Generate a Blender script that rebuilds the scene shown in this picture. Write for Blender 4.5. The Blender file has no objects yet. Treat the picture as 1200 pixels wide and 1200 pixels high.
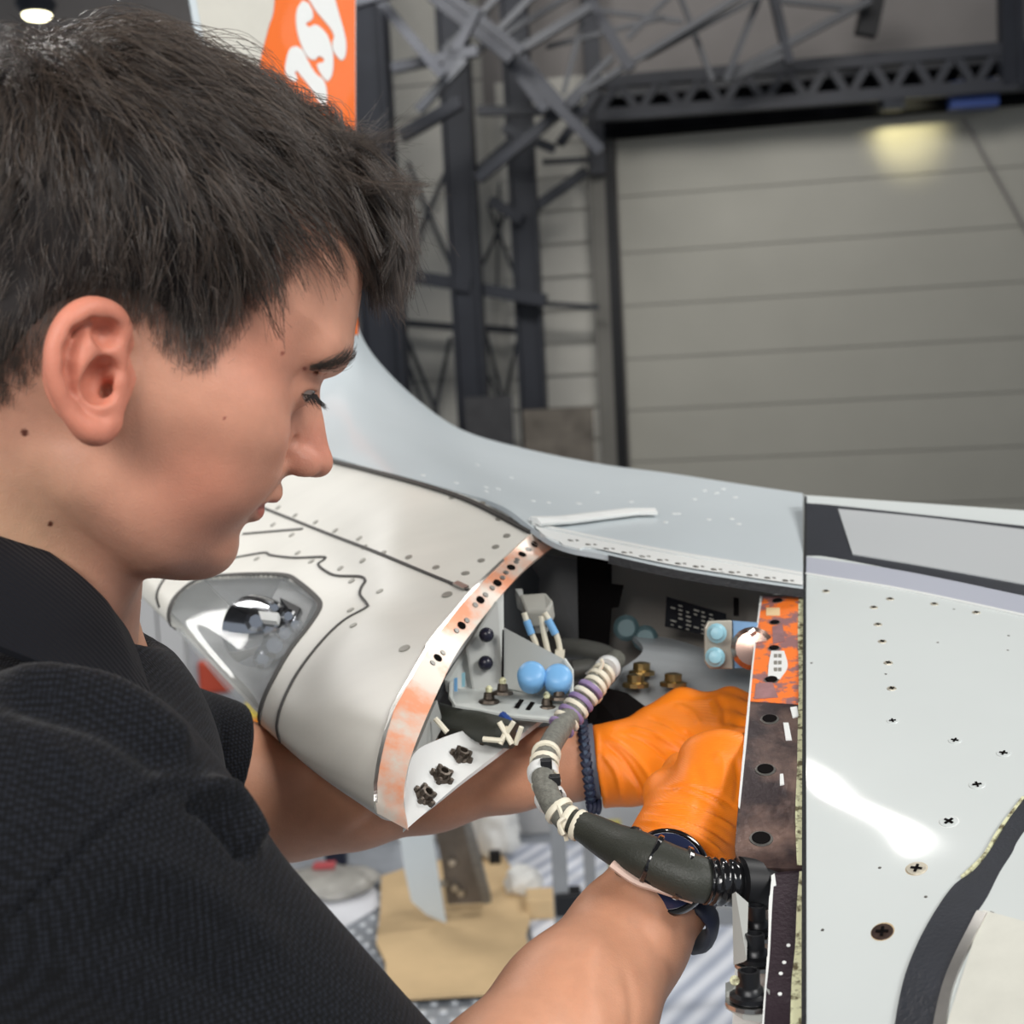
import bpy, math, random
import numpy as np
from mathutils import Vector, Matrix
from mathutils.bvhtree import BVHTree
random.seed(7); np.random.seed(7)
SC = bpy.context.scene
COL = SC.collection
R = math.radians
# ---------------------------------------------------------------- camera
F = 1500.0
cam_d = bpy.data.cameras.new('camera'); cam = bpy.data.objects.new('camera', cam_d); COL.objects.link(cam)
cam_d.sensor_width = 36; cam_d.sensor_fit = 'HORIZONTAL'; cam_d.lens = F/1200*36
cam_d.clip_start = .05; cam_d.clip_end = 200
CM = Matrix.Translation((0, 0, 1.62)) @ Matrix.Rotation(R(90-5.7), 4, 'X') @ Matrix.Rotation(R(-3), 4, 'Z')
cam.matrix_world = CM
SC.camera = cam
cam_d.dof.use_dof = True; cam_d.dof.focus_distance = .72; cam_d.dof.aperture_fstop = 10.5
# ---------------------------------------------------------------- exposure, world, lights
SC.view_settings.view_transform = 'Standard'; SC.view_settings.look = 'None'
SC.view_settings.gamma = 1; SC.view_settings.use_curve_mapping = False
SC.view_settings.exposure = 0.0
w = bpy.data.worlds.new('hangar_air'); SC.world = w; w.use_nodes = True
w.node_tree.nodes['Background'].inputs[0].default_value = (.80, .88, 1.0, 1)
w.node_tree.nodes['Background'].inputs[1].default_value = .42
def area(name, loc, target, sx, sy, power, col=(1, 1, 1)):
    l = bpy.data.lights.new(name, 'AREA'); l.shape = 'RECTANGLE'; l.size = sx; l.size_y = sy; l.energy = power; l.color = col
    o = bpy.data.objects.new(name, l); COL.objects.link(o); o.location = loc
    o.rotation_euler = (Vector(target)-Vector(loc)).to_track_quat('-Z', 'Y').to_euler()
    return o
area('area_light', (-2.2, -4.4, 4.4), (0, .9, 1.4), 4.0, 1.6, 330, (1, .97, .93))      # soft fill added behind the viewer to brighten the face
area('area_light', (3.4, -2.0, 4.6), (0, .6, 1.5), 2.5, 1.4, 190, (1, .98, .95))  # fill added on the right to brighten the face
area('area_light', (5.2, 4.6, 7.2), (.2, .9, 1.4), 1.6, 3.0, 260, (1, .98, .95))
area('area_light', (.27, 5.42, 7.4), (.2, .9, 1.4), .34, .08, 26, (1, .98, .95))
area('area_light', (-4.4, 7.5, 7.5), (-.2, 1.0, 1.4), 3.0, 1.2, 220, (1, .98, .95))
area('area_light', (4, 17, 11), (4, 27, 3), 6, 3, 790, (1, .97, .93))
area('area_light', (-1.5, 21, 9.5), (-2.6, 29.5, 2.5), 3, 2, 420, (1, .98, .95))  # added to brighten the cladding between the columns
# ---------------------------------------------------------------- geometry helpers
def P(px, py, d):
    return CM @ Vector(((px-600)/F*d, -(py-600)/F*d, -d))
def ray(px, py):
    o = CM.translation.copy(); return o, (P(px, py, 1)-o).normalized()
def pix(v):
    c = CM.inverted() @ Vector(v); return 600+c.x/-c.z*F, 600-c.y/-c.z*F, -c.z
def on_plane(px, py, p0, n):
    o, d = ray(px, py); t = (Vector(p0)-o).dot(n)/d.dot(n); return o+d*t
def lin(c):
    return tuple(((x/255)/12.92 if x/255 <= .04045 else ((x/255+.055)/1.055)**2.4) for x in c)
WORG = {}
def link(name, data, parent=None, mat=None, label=None, cat=None, group=None, kind=None):
    o = bpy.data.objects.new(name, data); COL.objects.link(o)
    if mat is not None:
        if isinstance(mat, (list, tuple)):
            for m_ in mat: data.materials.append(m_)
        else: data.materials.append(mat)
    if parent is not None:
        o.parent = parent; o.location = -WORG.get(parent.name, Vector((0, 0, 0)))
    WORG[o.name] = Vector((0, 0, 0))
    for k, v in (('label', label), ('category', cat), ('group', group), ('kind', kind)):
        if v: o[k] = v
    return o
def thing(name, loc, label, cat, group=None, kind=None, parent=None):
    o = bpy.data.objects.new(name, None); COL.objects.link(o); o.empty_display_size = .05
    o.location = loc
    if parent is not None: o.parent = parent; o.location = Vector(loc)-WORG[parent.name]
    WORG[o.name] = Vector(loc)
    for k, v in (('label', label), ('category', cat), ('group', group), ('kind', kind)):
        if v: o[k] = v
    return o
class MB:
    def __init__(s): s.v = []; s.f = []; s.m = []; s.mi = 0
    def add(s, vs, fs):
        b = len(s.v); s.v += [tuple(v) for v in vs]; s.f += [tuple(b+i for i in f) for f in fs]; s.m += [s.mi]*len(fs); return s
    def box(s, c, hx, hy, hz, ax=None):
        c = Vector(c); X, Y, Z = ax if ax else (Vector((1, 0, 0)), Vector((0, 1, 0)), Vector((0, 0, 1)))
        vs = [c+X*hx*i+Y*hy*j+Z*hz*k for i in (-1, 1) for j in (-1, 1) for k in (-1, 1)]
        return s.add(vs, [(0, 1, 3, 2), (4, 6, 7, 5), (0, 4, 5, 1), (2, 3, 7, 6), (0, 2, 6, 4), (1, 5, 7, 3)])
    def bar(s, a, b, w, h=None, up=None):
        a = Vector(a); b = Vector(b); d = (b-a); L = d.length; d.normalize(); h = h or w
        up = Vector(up) if up is not None else (Vector((0, 0, 1)) if abs(d.z) < .9 else Vector((0, 1, 0)))
        x = d.cross(up).normalized(); y = x.cross(d).normalized()
        return s.box((a+b)/2, L/2, w/2, h/2, (d, x, y))
    def tube(s, pts, rad, n=8, cap=True, flat=1.0, ref=None):
        pts = [Vector(p) for p in pts]
        if not hasattr(rad, '__len__'): rad = [rad]*len(pts)
        vs = []; prev = None
        for i, p in enumerate(pts):
            t = (pts[min(i+1, len(pts)-1)]-pts[max(i-1, 0)]).normalized()
            if prev is None:
                r0 = Vector(ref) if ref is not None else (Vector((0, 0, 1)) if abs(t.z) < .9 else Vector((1, 0, 0)))
                x = t.cross(r0).normalized()
            else: x = (prev - t*prev.dot(t)).normalized()
            prev = x; y = t.cross(x)
            for k in range(n):
                a = 2*math.pi*k/n; vs.append(p+(x*math.cos(a)+y*math.sin(a)*flat)*rad[i])
        fs = [(i*n+k, i*n+(k+1) % n, (i+1)*n+(k+1) % n, (i+1)*n+k) for i in range(len(pts)-1) for k in range(n)]
        if cap: fs += [tuple(range(n))[::-1], tuple((len(pts)-1)*n+k for k in range(n))]
        return s.add(vs, fs)
    def lathe(s, c, axis, prof, n=16, sx=1.0, ref=None):
        c = Vector(c); z = Vector(axis).normalized(); x = (Vector(ref) if ref is not None else (Vector((0, 0, 1)) if abs(z.z) < .9 else Vector((1, 0, 0))))
        x = (x-z*x.dot(z)).normalized(); y = z.cross(x); vs = []
        for r, h in prof:
            for k in range(n):
                a = 2*math.pi*k/n; vs.append(c+z*h+(x*math.cos(a)*sx+y*math.sin(a))*r)
        fs = [(i*n+k, i*n+(k+1) % n, (i+1)*n+(k+1) % n, (i+1)*n+k) for i in range(len(prof)-1) for k in range(n)]
        fs += [tuple(range(n))[::-1], tuple((len(prof)-1)*n+k for k in range(n))]
        return s.add(vs, fs)
    def slab(s, poly, off):
        """prism: polygon (3-D points) pushed along off"""
        n = len(poly); off = Vector(off); vs = [Vector(p) for p in poly]+[Vector(p)+off for p in poly]
        return s.add(vs, [tuple(range(n)), tuple(range(2*n-1, n-1, -1))]+[(i, i+n, (i+1) % n+n, (i+1) % n) for i in range(n)])
    def mesh(s, name, smooth=False, angle=40):
        me = bpy.data.meshes.new(name); me.from_pydata(s.v, [], s.f)
        if any(s.m): me.polygons.foreach_set('material_index', s.m)
        me.validate(); me.update()
        if smooth: me.shade_smooth(); 
        if smooth and angle: me.set_sharp_from_angle(angle=R(angle))
        return me
    def build(s, name, mat, parent=None, smooth=False, angle=40, bevel=0, **k):
        o = link(name, s.mesh(name, smooth, angle), parent, mat, **k)
        if bevel:
            b = o.modifiers.new('bevel', 'BEVEL'); b.width = bevel; b.segments = 2; b.limit_method = 'ANGLE'; b.angle_limit = R(35)
        return o
def crom(pts, n):
    """Catmull-Rom resample of control rows (k, ...) to n samples"""
    pts = np.asarray(pts, float); k = len(pts)
    if k == 2:
        t = np.linspace(0, 1, n).reshape((n,)+(1,)*(pts.ndim-1)); return pts[0]*(1-t)+pts[1]*t
    q = np.concatenate([2*pts[:1]-pts[1:2], pts, 2*pts[-1:]-pts[-2:-1]])
    T = np.linspace(0, k-1-1e-9, n); i = T.astype(int); t = (T-i).reshape((n,)+(1,)*(pts.ndim-1))
    a, b, c, d = q[i], q[i+1], q[i+2], q[i+3]
    return .5*((2*b)+(c-a)*t+(2*a-5*b+4*c-d)*t*t+(3*b-a-3*c+d)*t**3)
def curve(pts, n=40):
    return [Vector(p) for p in crom([tuple(p) for p in pts], n)]
def ctl(rows):
    return np.array([[tuple(P(*p)) for p in r] for r in rows])
def resample(rows, m):
    return [list(map(tuple, crom(np.array(r, float), m))) for r in rows]
class Sheet:
    """smooth surface through control rows of 3-D points, with real thickness away from the viewer's side"""
    def __init__(s, C, nu, nv, thick=.0015):
        G = crom(C, nu); G = crom(np.swapaxes(G, 0, 1), nv); G = np.swapaxes(G, 0, 1)
        s.G = G; s.nu, s.nv = nu, nv; s.th = thick
        du = np.gradient(G, axis=0); dv = np.gradient(G, axis=1); N = np.cross(du, dv); N /= np.linalg.norm(N, axis=2, keepdims=True)+1e-12
        o = np.array(CM.translation); side = np.sign(((G-o)*N).sum(2).mean())
        s.N = -N*side
        s.flip = side > 0
        V = G.reshape(-1, 3); idx = lambda i, j: i*nv+j
        s.F = [(idx(i, j), idx(i+1, j), idx(i+1, j+1), idx(i, j+1)) for i in range(nu-1) for j in range(nv-1)]
        if not s.flip: pass
        s.V = V
        s.bvh = BVHTree.FromPolygons([tuple(v) for v in V], s.F)
    def hit(s, px, py, off=0):
        o, d = ray(px, py); l, n, i, t = s.bvh.ray_cast(o, d)
        if l is None:
            # nearest point of the sheet to the ray
            best = None
            for t in np.linspace(.4, 2.2, 60):
                q, nn, ii, dist = s.bvh.find_nearest(o+d*t)
                if best is None or dist < best[2]: best = (q, nn, dist)
            l, n = best[0], best[1]
        if n.dot(d) > 0: n = -n
        return l+n*off, n
    def mesh(s, name, keep=None):
        """keep(i,j)->bool per face of the front; thickness wall on every rim"""
        V = s.V; B = (s.G-s.N*s.th).reshape(-1, 3); n0 = len(V); nv = s.nv
        faces = []; kept = set()
        for i in range(s.nu-1):
            for j in range(s.nv-1):
                if keep is None or keep(i, j): kept.add((i, j))
        for (i, j) in kept:
            a, b, c, d = i*nv+j, (i+1)*nv+j, (i+1)*nv+j+1, i*nv+j+1
            fr = (a, b, c, d); bk = (d+n0, c+n0, b+n0, a+n0)
            faces += [fr, bk]
            if (i-1, j) not in kept: faces.append((a, d, d+n0, a+n0))
            if (i+1, j) not in kept: faces.append((c, b, b+n0, c+n0))
            if (i, j-1) not in kept: faces.append((b, a, a+n0, b+n0))
            if (i, j+1) not in kept: faces.append((d, c, c+n0, d+n0))
        if s.flip: pass
        allv = np.concatenate([V, B]); used = sorted({k for f in faces for k in f}); mp = {k: q for q, k in enumerate(used)}
        me = bpy.data.meshes.new(name); me.from_pydata([tuple(allv[k]) for k in used], [], [tuple(mp[k] for k in f) for f in faces])
        me.update()
        import bmesh
        bm = bmesh.new(); bm.from_mesh(me); bmesh.ops.recalc_face_normals(bm, faces=bm.faces); bm.to_mesh(me); bm.free()
        me.shade_smooth(); me.set_sharp_from_angle(angle=R(50)); return me
    def center_pix(s):
        c = (s.G[:-1, :-1]+s.G[1:, 1:])/2; Mi = np.array(CM.inverted()); q = c@Mi[:3, :3].T+Mi[:3, 3]
        return 600+q[..., 0]/-q[..., 2]*F, 600-q[..., 1]/-q[..., 2]*F
    def screw(s, mb, px, py, r, h=.0006, slot=None, n=14):
        l, nn = s.hit(px, py); mb.lathe(l-nn*.0004, nn, [(r, 0), (r*.98, h*.8+.0004), (r*.8, h+.0004)], n); return l, nn
    def strip(s, mb, pts, w, off=.0003, th=.0006, n=40):
        """a raised bead or tape along a line on the sheet, w in metres"""
        pl = crom(np.array(pts, float), n); H = [s.hit(x, y) for x, y in pl]
        L = [h[0] for h in H]; vs = []; fs = []
        for i, (l, nn) in enumerate(H):
            t = (L[min(i+1, n-1)]-L[max(i-1, 0)]).normalized(); x = t.cross(nn).normalized()
            ww = w[0]+(w[1]-w[0])*i/(n-1) if hasattr(w, '__len__') else w
            vs += [l-x*ww/2-nn*.0004, l-x*ww/2+nn*(off+th), l+x*ww/2+nn*(off+th), l+x*ww/2-nn*.0004]
        for i in range(n-1):
            a = 4*i; b = a+4; fs += [(a, a+1, b+1, b), (a+1, a+2, b+2, b+1), (a+2, a+3, b+3, b+2)]
        fs += [(0, 3, 2, 1), (4*n-4, 4*n-3, 4*n-2, 4*n-1)]
        return mb.add(vs, fs)
    def patch(s, mb, A, B, off=.0004, n=30, m=10, back=.0008):
        """thin layer lying on the sheet between two border lines A and B"""
        a = crom(np.array(A, float), n) if len(A) > 2 else crom(np.array(A, float), n); b = crom(np.array(B, float), n)
        vs = []; 
        for i in range(n):
            for j in range(m):
                t = j/(m-1); x, y = a[i]*(1-t)+b[i]*t; l, nn = s.hit(x, y); vs.append(l+nn*off)
        k = len(vs)
        low = []
        for i in range(n):
            for j in range(m):
                t = j/(m-1); x, y = a[i]*(1-t)+b[i]*t; l, nn = s.hit(x, y); low.append(l-nn*back)
        fs = []
        for i in range(n-1):
            for j in range(m-1):
                q = i*m+j; fs += [(q, q+1, q+m+1, q+m), (q+k, q+m+k, q+m+1+k, q+1+k)]
        for i in range(n-1):
            q = i*m; fs.append((q, q+m, q+m+k, q+k)); q = i*m+m-1; fs.append((q, q+k, q+m+k, q+m))
        for j in range(m-1):
            q = j; fs.append((q, q+k, q+1+k, q+1)); q = (n-1)*m+j; fs.append((q, q+1, q+1+k, q+k))
        return mb.add(vs+low, fs)
def inpoly(X, Y, poly):
    X = np.asarray(X); Y = np.asarray(Y); r = np.zeros(X.shape, bool); n = len(poly); j = n-1
    for i in range(n):
        xi, yi = poly[i][:2]; xj, yj = poly[j][:2]
        c = ((yi > Y) != (yj > Y)) & (X < (xj-xi)*(Y-yi)/((yj-yi) or 1e-9)+xi); r ^= c; j = i
    return r
# ---------------------------------------------------------------- materials
def mat(name, col, rough=.5, metal=0, var=.0, vscale=30, bump=0, bscale=200, coat=0, coat_r=.05, spec=.5, stretch=None, sss=0, trans=0, ior=1.45, emit=None, estr=0, alpha=1, sheen=0, col2=None, thr=None, world=True, attr=None):
    m = bpy.data.materials.new(name); m.use_nodes = True; nt = m.node_tree; b = nt.nodes['Principled BSDF']; L = nt.links
    c = lin(col); b.inputs['Base Color'].default_value = (*c, 1); b.inputs['Roughness'].default_value = rough; b.inputs['Metallic'].default_value = metal
    b.inputs['Coat Weight'].default_value = coat; b.inputs['Coat Roughness'].default_value = coat_r; b.inputs['Specular IOR Level'].default_value = spec
    b.inputs['Transmission Weight'].default_value = trans; b.inputs['IOR'].default_value = ior; b.inputs['Alpha'].default_value = alpha
    if sheen: b.inputs['Sheen Weight'].default_value = sheen; b.inputs['Sheen Roughness'].default_value = .4
    if sss: b.inputs['Subsurface Weight'].default_value = sss; b.inputs['Subsurface Radius'].default_value = (.012, .005, .003); b.inputs['Subsurface Scale'].default_value = .6
    if emit: b.inputs['Emission Color'].default_value = (*lin(emit), 1); b.inputs['Emission Strength'].default_value = estr
    tc = nt.nodes.new('ShaderNodeTexCoord'); mp = nt.nodes.new('ShaderNodeMapping'); L.new(tc.outputs['Object'], mp.inputs[0])
    if stretch: mp.inputs['Scale'].default_value = stretch
    src = None
    if attr:
        at = nt.nodes.new('ShaderNodeAttribute'); at.attribute_name = attr; src = at.outputs['Color']; L.new(src, b.inputs['Base Color'])
    if var or col2:
        n = nt.nodes.new('ShaderNodeTexNoise'); n.inputs['Scale'].default_value = vscale; n.inputs['Detail'].default_value = 6; n.inputs['Roughness'].default_value = .6
        L.new(mp.outputs[0], n.inputs['Vector'])
        rp = nt.nodes.new('ShaderNodeValToRGB'); L.new(n.outputs['Fac'], rp.inputs[0])
        lo, hi = thr if thr else (.3, .7); rp.color_ramp.elements[0].position = lo; rp.color_ramp.elements[1].position = hi
        if col2: rp.color_ramp.elements[0].color = (*c, 1); rp.color_ramp.elements[1].color = (*lin(col2), 1)
        else:
            rp.color_ramp.elements[0].color = tuple(x*(1-var) for x in c)+(1,); rp.color_ramp.elements[1].color = tuple(min(1, x*(1+var)) for x in c)+(1,)
        if attr:
            rp.color_ramp.elements[0].color = (1-var,)*3+(1,); rp.color_ramp.elements[1].color = (1, 1, 1, 1)
            mx = nt.nodes.new('ShaderNodeMix'); mx.data_type = 'RGBA'; mx.blend_type = 'MULTIPLY'; mx.inputs[0].default_value = 1
            L.new(src, mx.inputs[6]); L.new(rp.outputs[0], mx.inputs[7]); L.new(mx.outputs[2], b.inputs['Base Color'])
        else: L.new(rp.outputs[0], b.inputs['Base Color'])
    if bump:
        n2 = nt.nodes.new('ShaderNodeTexNoise'); n2.inputs['Scale'].default_value = bscale; n2.inputs['Detail'].default_value = 3; L.new(mp.outputs[0], n2.inputs['Vector'])
        bp = nt.nodes.new('ShaderNodeBump'); bp.inputs['Strength'].default_value = bump; bp.inputs['Distance'].default_value = .001
        L.new(n2.outputs['Fac'], bp.inputs['Height']); L.new(bp.outputs[0], b.inputs['Normal'])
    return m
# ================================================================ the hangar
m_clad = mat('pale_cladding', (196, 194, 186), .6, var=.06, vscale=.6)
m_door = mat('door_paint', (172, 170, 160), .55, var=.05, vscale=.35)
m_steel = mat('dark_steel', (42, 45, 53), .55, var=.12, vscale=2)
m_steel2 = mat('grey_truss_steel', (52, 55, 61), .5, var=.1, vscale=2)
m_black = mat('black_rubber', (16, 17, 20), .5)
m_roof = mat('roof_lining', (134, 130, 128), .8, var=.08, vscale=.5)
m_conc = mat('concrete', (150, 150, 148), .6, var=.1, vscale=2)
WA = P(715, 165, 30.0); WB = P(1200, 128, 28.4)
wd = (WB-WA); wd.z = 0; wd.normalize(); wn = Vector((wd.y, -wd.x, 0))      # along the wall; towards the viewer
if wn.y > 0: wn = -wn
def W(px, py, off=0): return on_plane(px, py, WA+wn*off, wn)
FZ = -2.9
def wslab(mb, x0, x1, z0, z1, off, th):
    """slab on the wall plane: x along wd from WA"""
    o = Vector((WA.x, WA.y, 0)); c = o+wd*(x0+x1)/2+wn*(off+th/2)+Vector((0, 0, (z0+z1)/2)); mb.box(c, (x1-x0)/2, th/2, (z1-z0)/2, (wd, wn, Vector((0, 0, 1))))
    return mb
wx = lambda p: (p-WA).dot(wd)
MB().box((0, 8, FZ-.1), 40, 32, .1).build('floor', m_conc, kind='structure')
ztop = WA.z
wall = wslab(MB(), -32, 26, FZ, 13.5, -.5, .3).build('wall_back', m_clad, kind='structure')
wslab(MB(), -32, 26, ztop+.9, 13.4, -.19, .06).build('wall_upper', m_roof, kind='structure')
wslab(MB(), -32, wx(W(430, 300)), FZ, 13.4, -.12, .06).build('wall_left', m_roof, kind='structure')
# cladding sheets left of the door, each board a piece
bw = wx(W(630, 400)); n = 0
xl, xr = wx(W(640, 350)), wx(W(702, 350)); zz = FZ; board = None
while zz < 8.5:
    mb = wslab(MB(), xl-1.0, xr+.5, zz, zz+.72, -.16, .06)
    mb.build('panel', m_clad, wall); zz += .78
x0, x1 = wx(W(425, 350)), wx(W(640, 350)); zz = FZ
while zz < 9.5:
    wslab(MB(), x0-3, x1-1.3, zz, zz+2.3, -.18, .05).build('panel', m_clad, wall); zz += 2.36
# the big sliding door
door = wslab(MB(), .10, 26, FZ, ztop, -.06, .08).build('door_1', m_roof, kind='structure')
seam_px = [165, 232, 298, 360, 422, 482, 542, 602]
zs = [W(720, y).z for y in seam_px]; zs[0] = ztop
while zs[-1] > FZ: zs.append(zs[-1]-(zs[-2]-zs[-1]))
for i in range(len(zs)-1):
    for k, (a, b) in enumerate(((.14, 13.0), (13.03, 26))):
        wslab(MB(), a, b, max(FZ, zs[i+1])+.012, zs[i]-.012, .02, .06).build('panel', m_door, door)
# dark beam over the door and door post
beam = wslab(MB(), -.4, 26, ztop, ztop+.85, .1, .5).build('trim_1', mat('beam_black', (14, 15, 19), .9, spec=.1), kind='structure')
wslab(MB(), -.13, .10, FZ, ztop+.8, .1, .3).build('trim_2', m_black, kind='structure')
mp_ = mat('pale_steel_post', (118, 116, 110), .6, var=.1, vscale=1)
wslab(MB(), -.50, -.13, FZ, ztop+.9, .1, .3).build('column', mp_, kind='structure')
MB().tube([W(1128, 138, .2), W(1202, 270, .2), W(1290, 420, .2)], .035, 6).build('diagonal_tube', m_roof, beam)  # thin diagonal line across the door, built as a tube
# columns
def vcol(px, py, off, w, name='column', z1=11, mt=m_steel):
    b = W(px, py, off); mb = MB(); c = Vector((b.x, b.y, 0)); X = wd; Y = wn
    for s in (-1, 1): mb.box(c+X*(w/2*s)+Vector((0, 0, (FZ+z1)/2)), .03, w*.42, (z1-FZ)/2, (X, Y, Vector((0, 0, 1))))
    mb.box(c+Vector((0, 0, (FZ+z1)/2)), w/2, .04, (z1-FZ)/2, (X, Y, Vector((0, 0, 1))))
    return mb.build(name, mt, kind='structure')
vcol(547, 330, 3.0, .58); vcol(621, 380, 2.2, .52); vcol(447, 330, 4.5, .78); 
def vbar(px, y0, y1, off, w):
    t_, b_ = W(px, y0, off), W(px, y1, off); MB().bar(Vector((b_.x, b_.y, t_.z)), b_, w).build('beam', m_steel, wall)
vbar(700, -40, 205, .6, .36); vbar(1181, -60, 100, 1.6, .3); vbar(1196, -60, 100, 2.2, .12)
# bracing behind the columns, each bar a piece of the wall frame
braces = [((470, 322), (552, 335), 3.0, .36), ((552, 337), (640, 352), 2.6, .34), ((640, 356), (702, 360), 1.0, .14),
 ((470, 378), (540, 384), .6, .2), ((560, 384), (612, 388), .6, .2), ((470, 380), (513, 486), .4, .12), ((528, 395), (508, 490), .4, .12), ((480, 430), (500, 490), .4, .1),
 ((568, 385), (592, 480), .4, .1), ((606, 400), (585, 500), .4, .1), ((572, 440), (600, 500), .4, .08),
 ((566, 310), (606, 220), .4, .09), ((572, 240), (606, 330), .4, .09), ((585, 215), (582, 350), .4, .07), ((478, 190), (528, 310), .4, .12), ((528, 190), (480, 300), .4, .12),
 ((610, 255), (688, 200), 2.0, .26), ((636, 190), (690, 187), 1.0, .14), ((575, 235), (612, 258), 2.4, .3), ((560, 200), (600, 165), 2.6, .2)]
for a, b, o, wd_ in braces:
    MB().bar(W(*a, o), W(*b, o), wd_*.8, wd_*.8).build('beam', m_steel, wall)
# dark mass of the roof knee between the columns
knee = [((500, 110), (600, 170), 3.4, .5), ((520, 150), (700, 175), 3.6, .35), ((470, 60), (540, 190), 3.4, .4), ((470, 200), (540, 60), 3.8, .3),
 ((560, 190), (720, 100), 4.2, .34), ((420, 30), (600, 30), 5, .4), ((640, 110), (700, 110), 2, .6), ((560, 130), (640, 90), 3, .5)]
# roof sheet and trusses
roof = MB().box((-3, 12, 13.4), 34, 23, .15).build('ceiling', m_roof, kind='structure')
for i in range(7):
    x = -14+i*5.2; MB().bar((x, -8, 13.1), (x, 27, 13.1), .22, .3).build('beam', m_steel2, roof)
for i in range(8):
    y = -4+i*4.0; MB().bar((-26, y, 12.85), (26, y, 12.85), .12, .2).build('beam', m_steel2, roof)
truss = thing('roof_truss', W(800, 90, 2), 'dark lattice roof truss with crossed tubes above the hangar door', 'truss')
T = [((410, 5), (560, -40), 8, .3), ((505, -5), (600, 70), 6, .34), ((515, -15), (612, 62), 6, .3), ((560, 40), (580, -10), 5, .14), ((585, 45), (700, -25), 5, .16), ((605, 62), (692, 8), 5, .28),
 ((605, 62), (660, 125), 5, .34), ((592, 68), (640, 130), 5.4, .3), ((560, 10), (520, 90), 7, .3), ((460, 80), (560, 60), 7, .3), ((490, 130), (545, 70), 7, .28), 
 ((688, -5), (740, 82), 4.5, .34), ((684, 20), (660, 110), 4.5, .16), ((700, 12), (800, 25), 4.5, .14), ((640, 55), (780, 20), 4.5, .14), ((735, 45), (800, -20), 4.5, .16),
 ((665, 118), (718, 66), 4.4, .2), ((560, 210), (680, 112), 4.6, .34), ((672, 115), (900, -25), 4.4, .2), ((755, 68), (900, -10), 4.2, .16), ((795, -10), (835, 95), 3.6, .16), ((895, -15), (850, 95), 3.6, .2), ((905, -10), (925, 75), 3, .3),
 ((860, 85), (1020, 0), 3, .26), ((910, 0), (1000, 10), 3, .2), ((850, 95), (925, 62), 3, .2), ((560, 130), (690, 130), 4.2, .3), ((590, 150), (650, 175), 4, .3), ((655, 120), (700, 175), 3, .4), ((700, 110), (655, 170), 3, .3),
 ((420, -30), (520, 90), 7.4, .3), ((600, 70), (705, 178), 5.2, .34), ((600, -20), (520, 60), 5.6, .2), ((640, -20), (560, 60), 5.6, .2), ((470, 160), (540, 120), 5.2, .4)]
for a, b, o, r in T:
    MB().bar(W(*a, o), W(*b, o), r*.6, r*.6).build('tube', m_steel2 if r < .3 else m_steel, truss)
# long lattice girder above the door
def girder(p0, p1, q0, q1, off, nseg):
    for a, b in ((p0, p1), (q0, q1)):
        MB().bar(W(*a, off), W(*b, off), .26, .26).build('chord', m_steel, truss)
    for i in range(nseg):
        t0, t1 = i/nseg, (i+.5)/nseg; t2 = (i+1)/nseg
        f = lambda p, q, t: (p[0]+(q[0]-p[0])*t, p[1]+(q[1]-p[1])*t)
        MB().bar(W(*f(q0, q1, t0), off), W(*f(p0, p1, t1), off), .17, .17).build('tube', m_steel, truss)
        MB().bar(W(*f(p0, p1, t1), off), W(*f(q0, q1, t2), off), .17, .17).build('tube', m_steel, truss)
girder((700, 98), (1290, 48), (700, 136), (1290, 92), 1.6, 12)
wslab(MB(), wx(W(700, 110, 0)), 24, W(900, 122, 0).z, W(900, 92, 0).z, .2, .08).build('gusset', m_steel2, truss)
# brown hanging duct, blue hoist motor
MB().bar(W(1027, -20, 2.4), W(1014, 42, 2.4), .42, .3).build('duct', mat('duct_brown_black', (34, 34, 36), .6), label='short dark duct end hanging below the roof at the top edge', cat='duct')
t = thing('hoist', W(1142, 110, 1.2), 'blue hoist motor box on the dark beam above the hangar door', 'hoist')
m_blue = mat('blue_paint', (40, 66, 130), .4, var=.1)
MB().bar(W(1112, 114, 1.2), W(1168, 110, 1.2), .5, .55).build('housing', m_blue, t)
MB().bar(W(1160, 100, 1.0), W(1176, 98, 1.0), .3, .3).build('motor', m_clad, t)
for k in range(4): MB().tube([W(1125+k*13, 97, 1.2), W(1125+k*13, 90, 1.2)], .06, 8).build('knob', m_steel2, t)
# crates far away beside the wall
MB().box(W(575, 520, 4), .5, .4, 1.0).build('crate', mat('crate_dark', (58, 58, 60), .7, var=.2, vscale=3), label='dark crate at the far wall between the two columns', cat='crate')
MB().box(W(655, 530, 3), .75, .5, .95).build('crate', mat('crate_brown', (104, 98, 90), .8, var=.35, vscale=2), label='grey brown covered crate at the far wall beside the door post', cat='crate')
# hangar lamp seen over the hair and spot on the door top
lm = mat('lamp_glow', (255, 248, 215), emit=(255, 246, 205), estr=9)
def lamp(p, lab, e=1):
    t = thing('hangar_lamp', p, lab, 'lamp', 'hangar lamps'); MB().lathe(p, (0, 0, 1), [(.17, 0), (.24, .12), (.12, .32), (.05, .4)], 16).build('housing', m_steel, t, smooth=True)
    MB().lathe(p-Vector((0, 0, .01)), (0, 0, -1), [(.16, 0), (.13, .03)], 16).build('bulb', lm, t)
    MB().tube([p+Vector((0, 0, .38)), (p.x, p.y, 13.3)], .02, 6).build('rod', m_steel2, t)
lamp(P(43, 17, 15), 'round glowing hangar lamp just above the man\'s hair')
MB().box(W(1045, 122, 1.5), .22, .2, .14).build('lamp_housing', m_steel2, beam)
l = bpy.data.lights.new('door_lamp', 'SPOT'); l.energy = 900; l.spot_size = R(60); l.spot_blend = .9; l.color = (1, .9, .5); l.shadow_soft_size = .2
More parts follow.
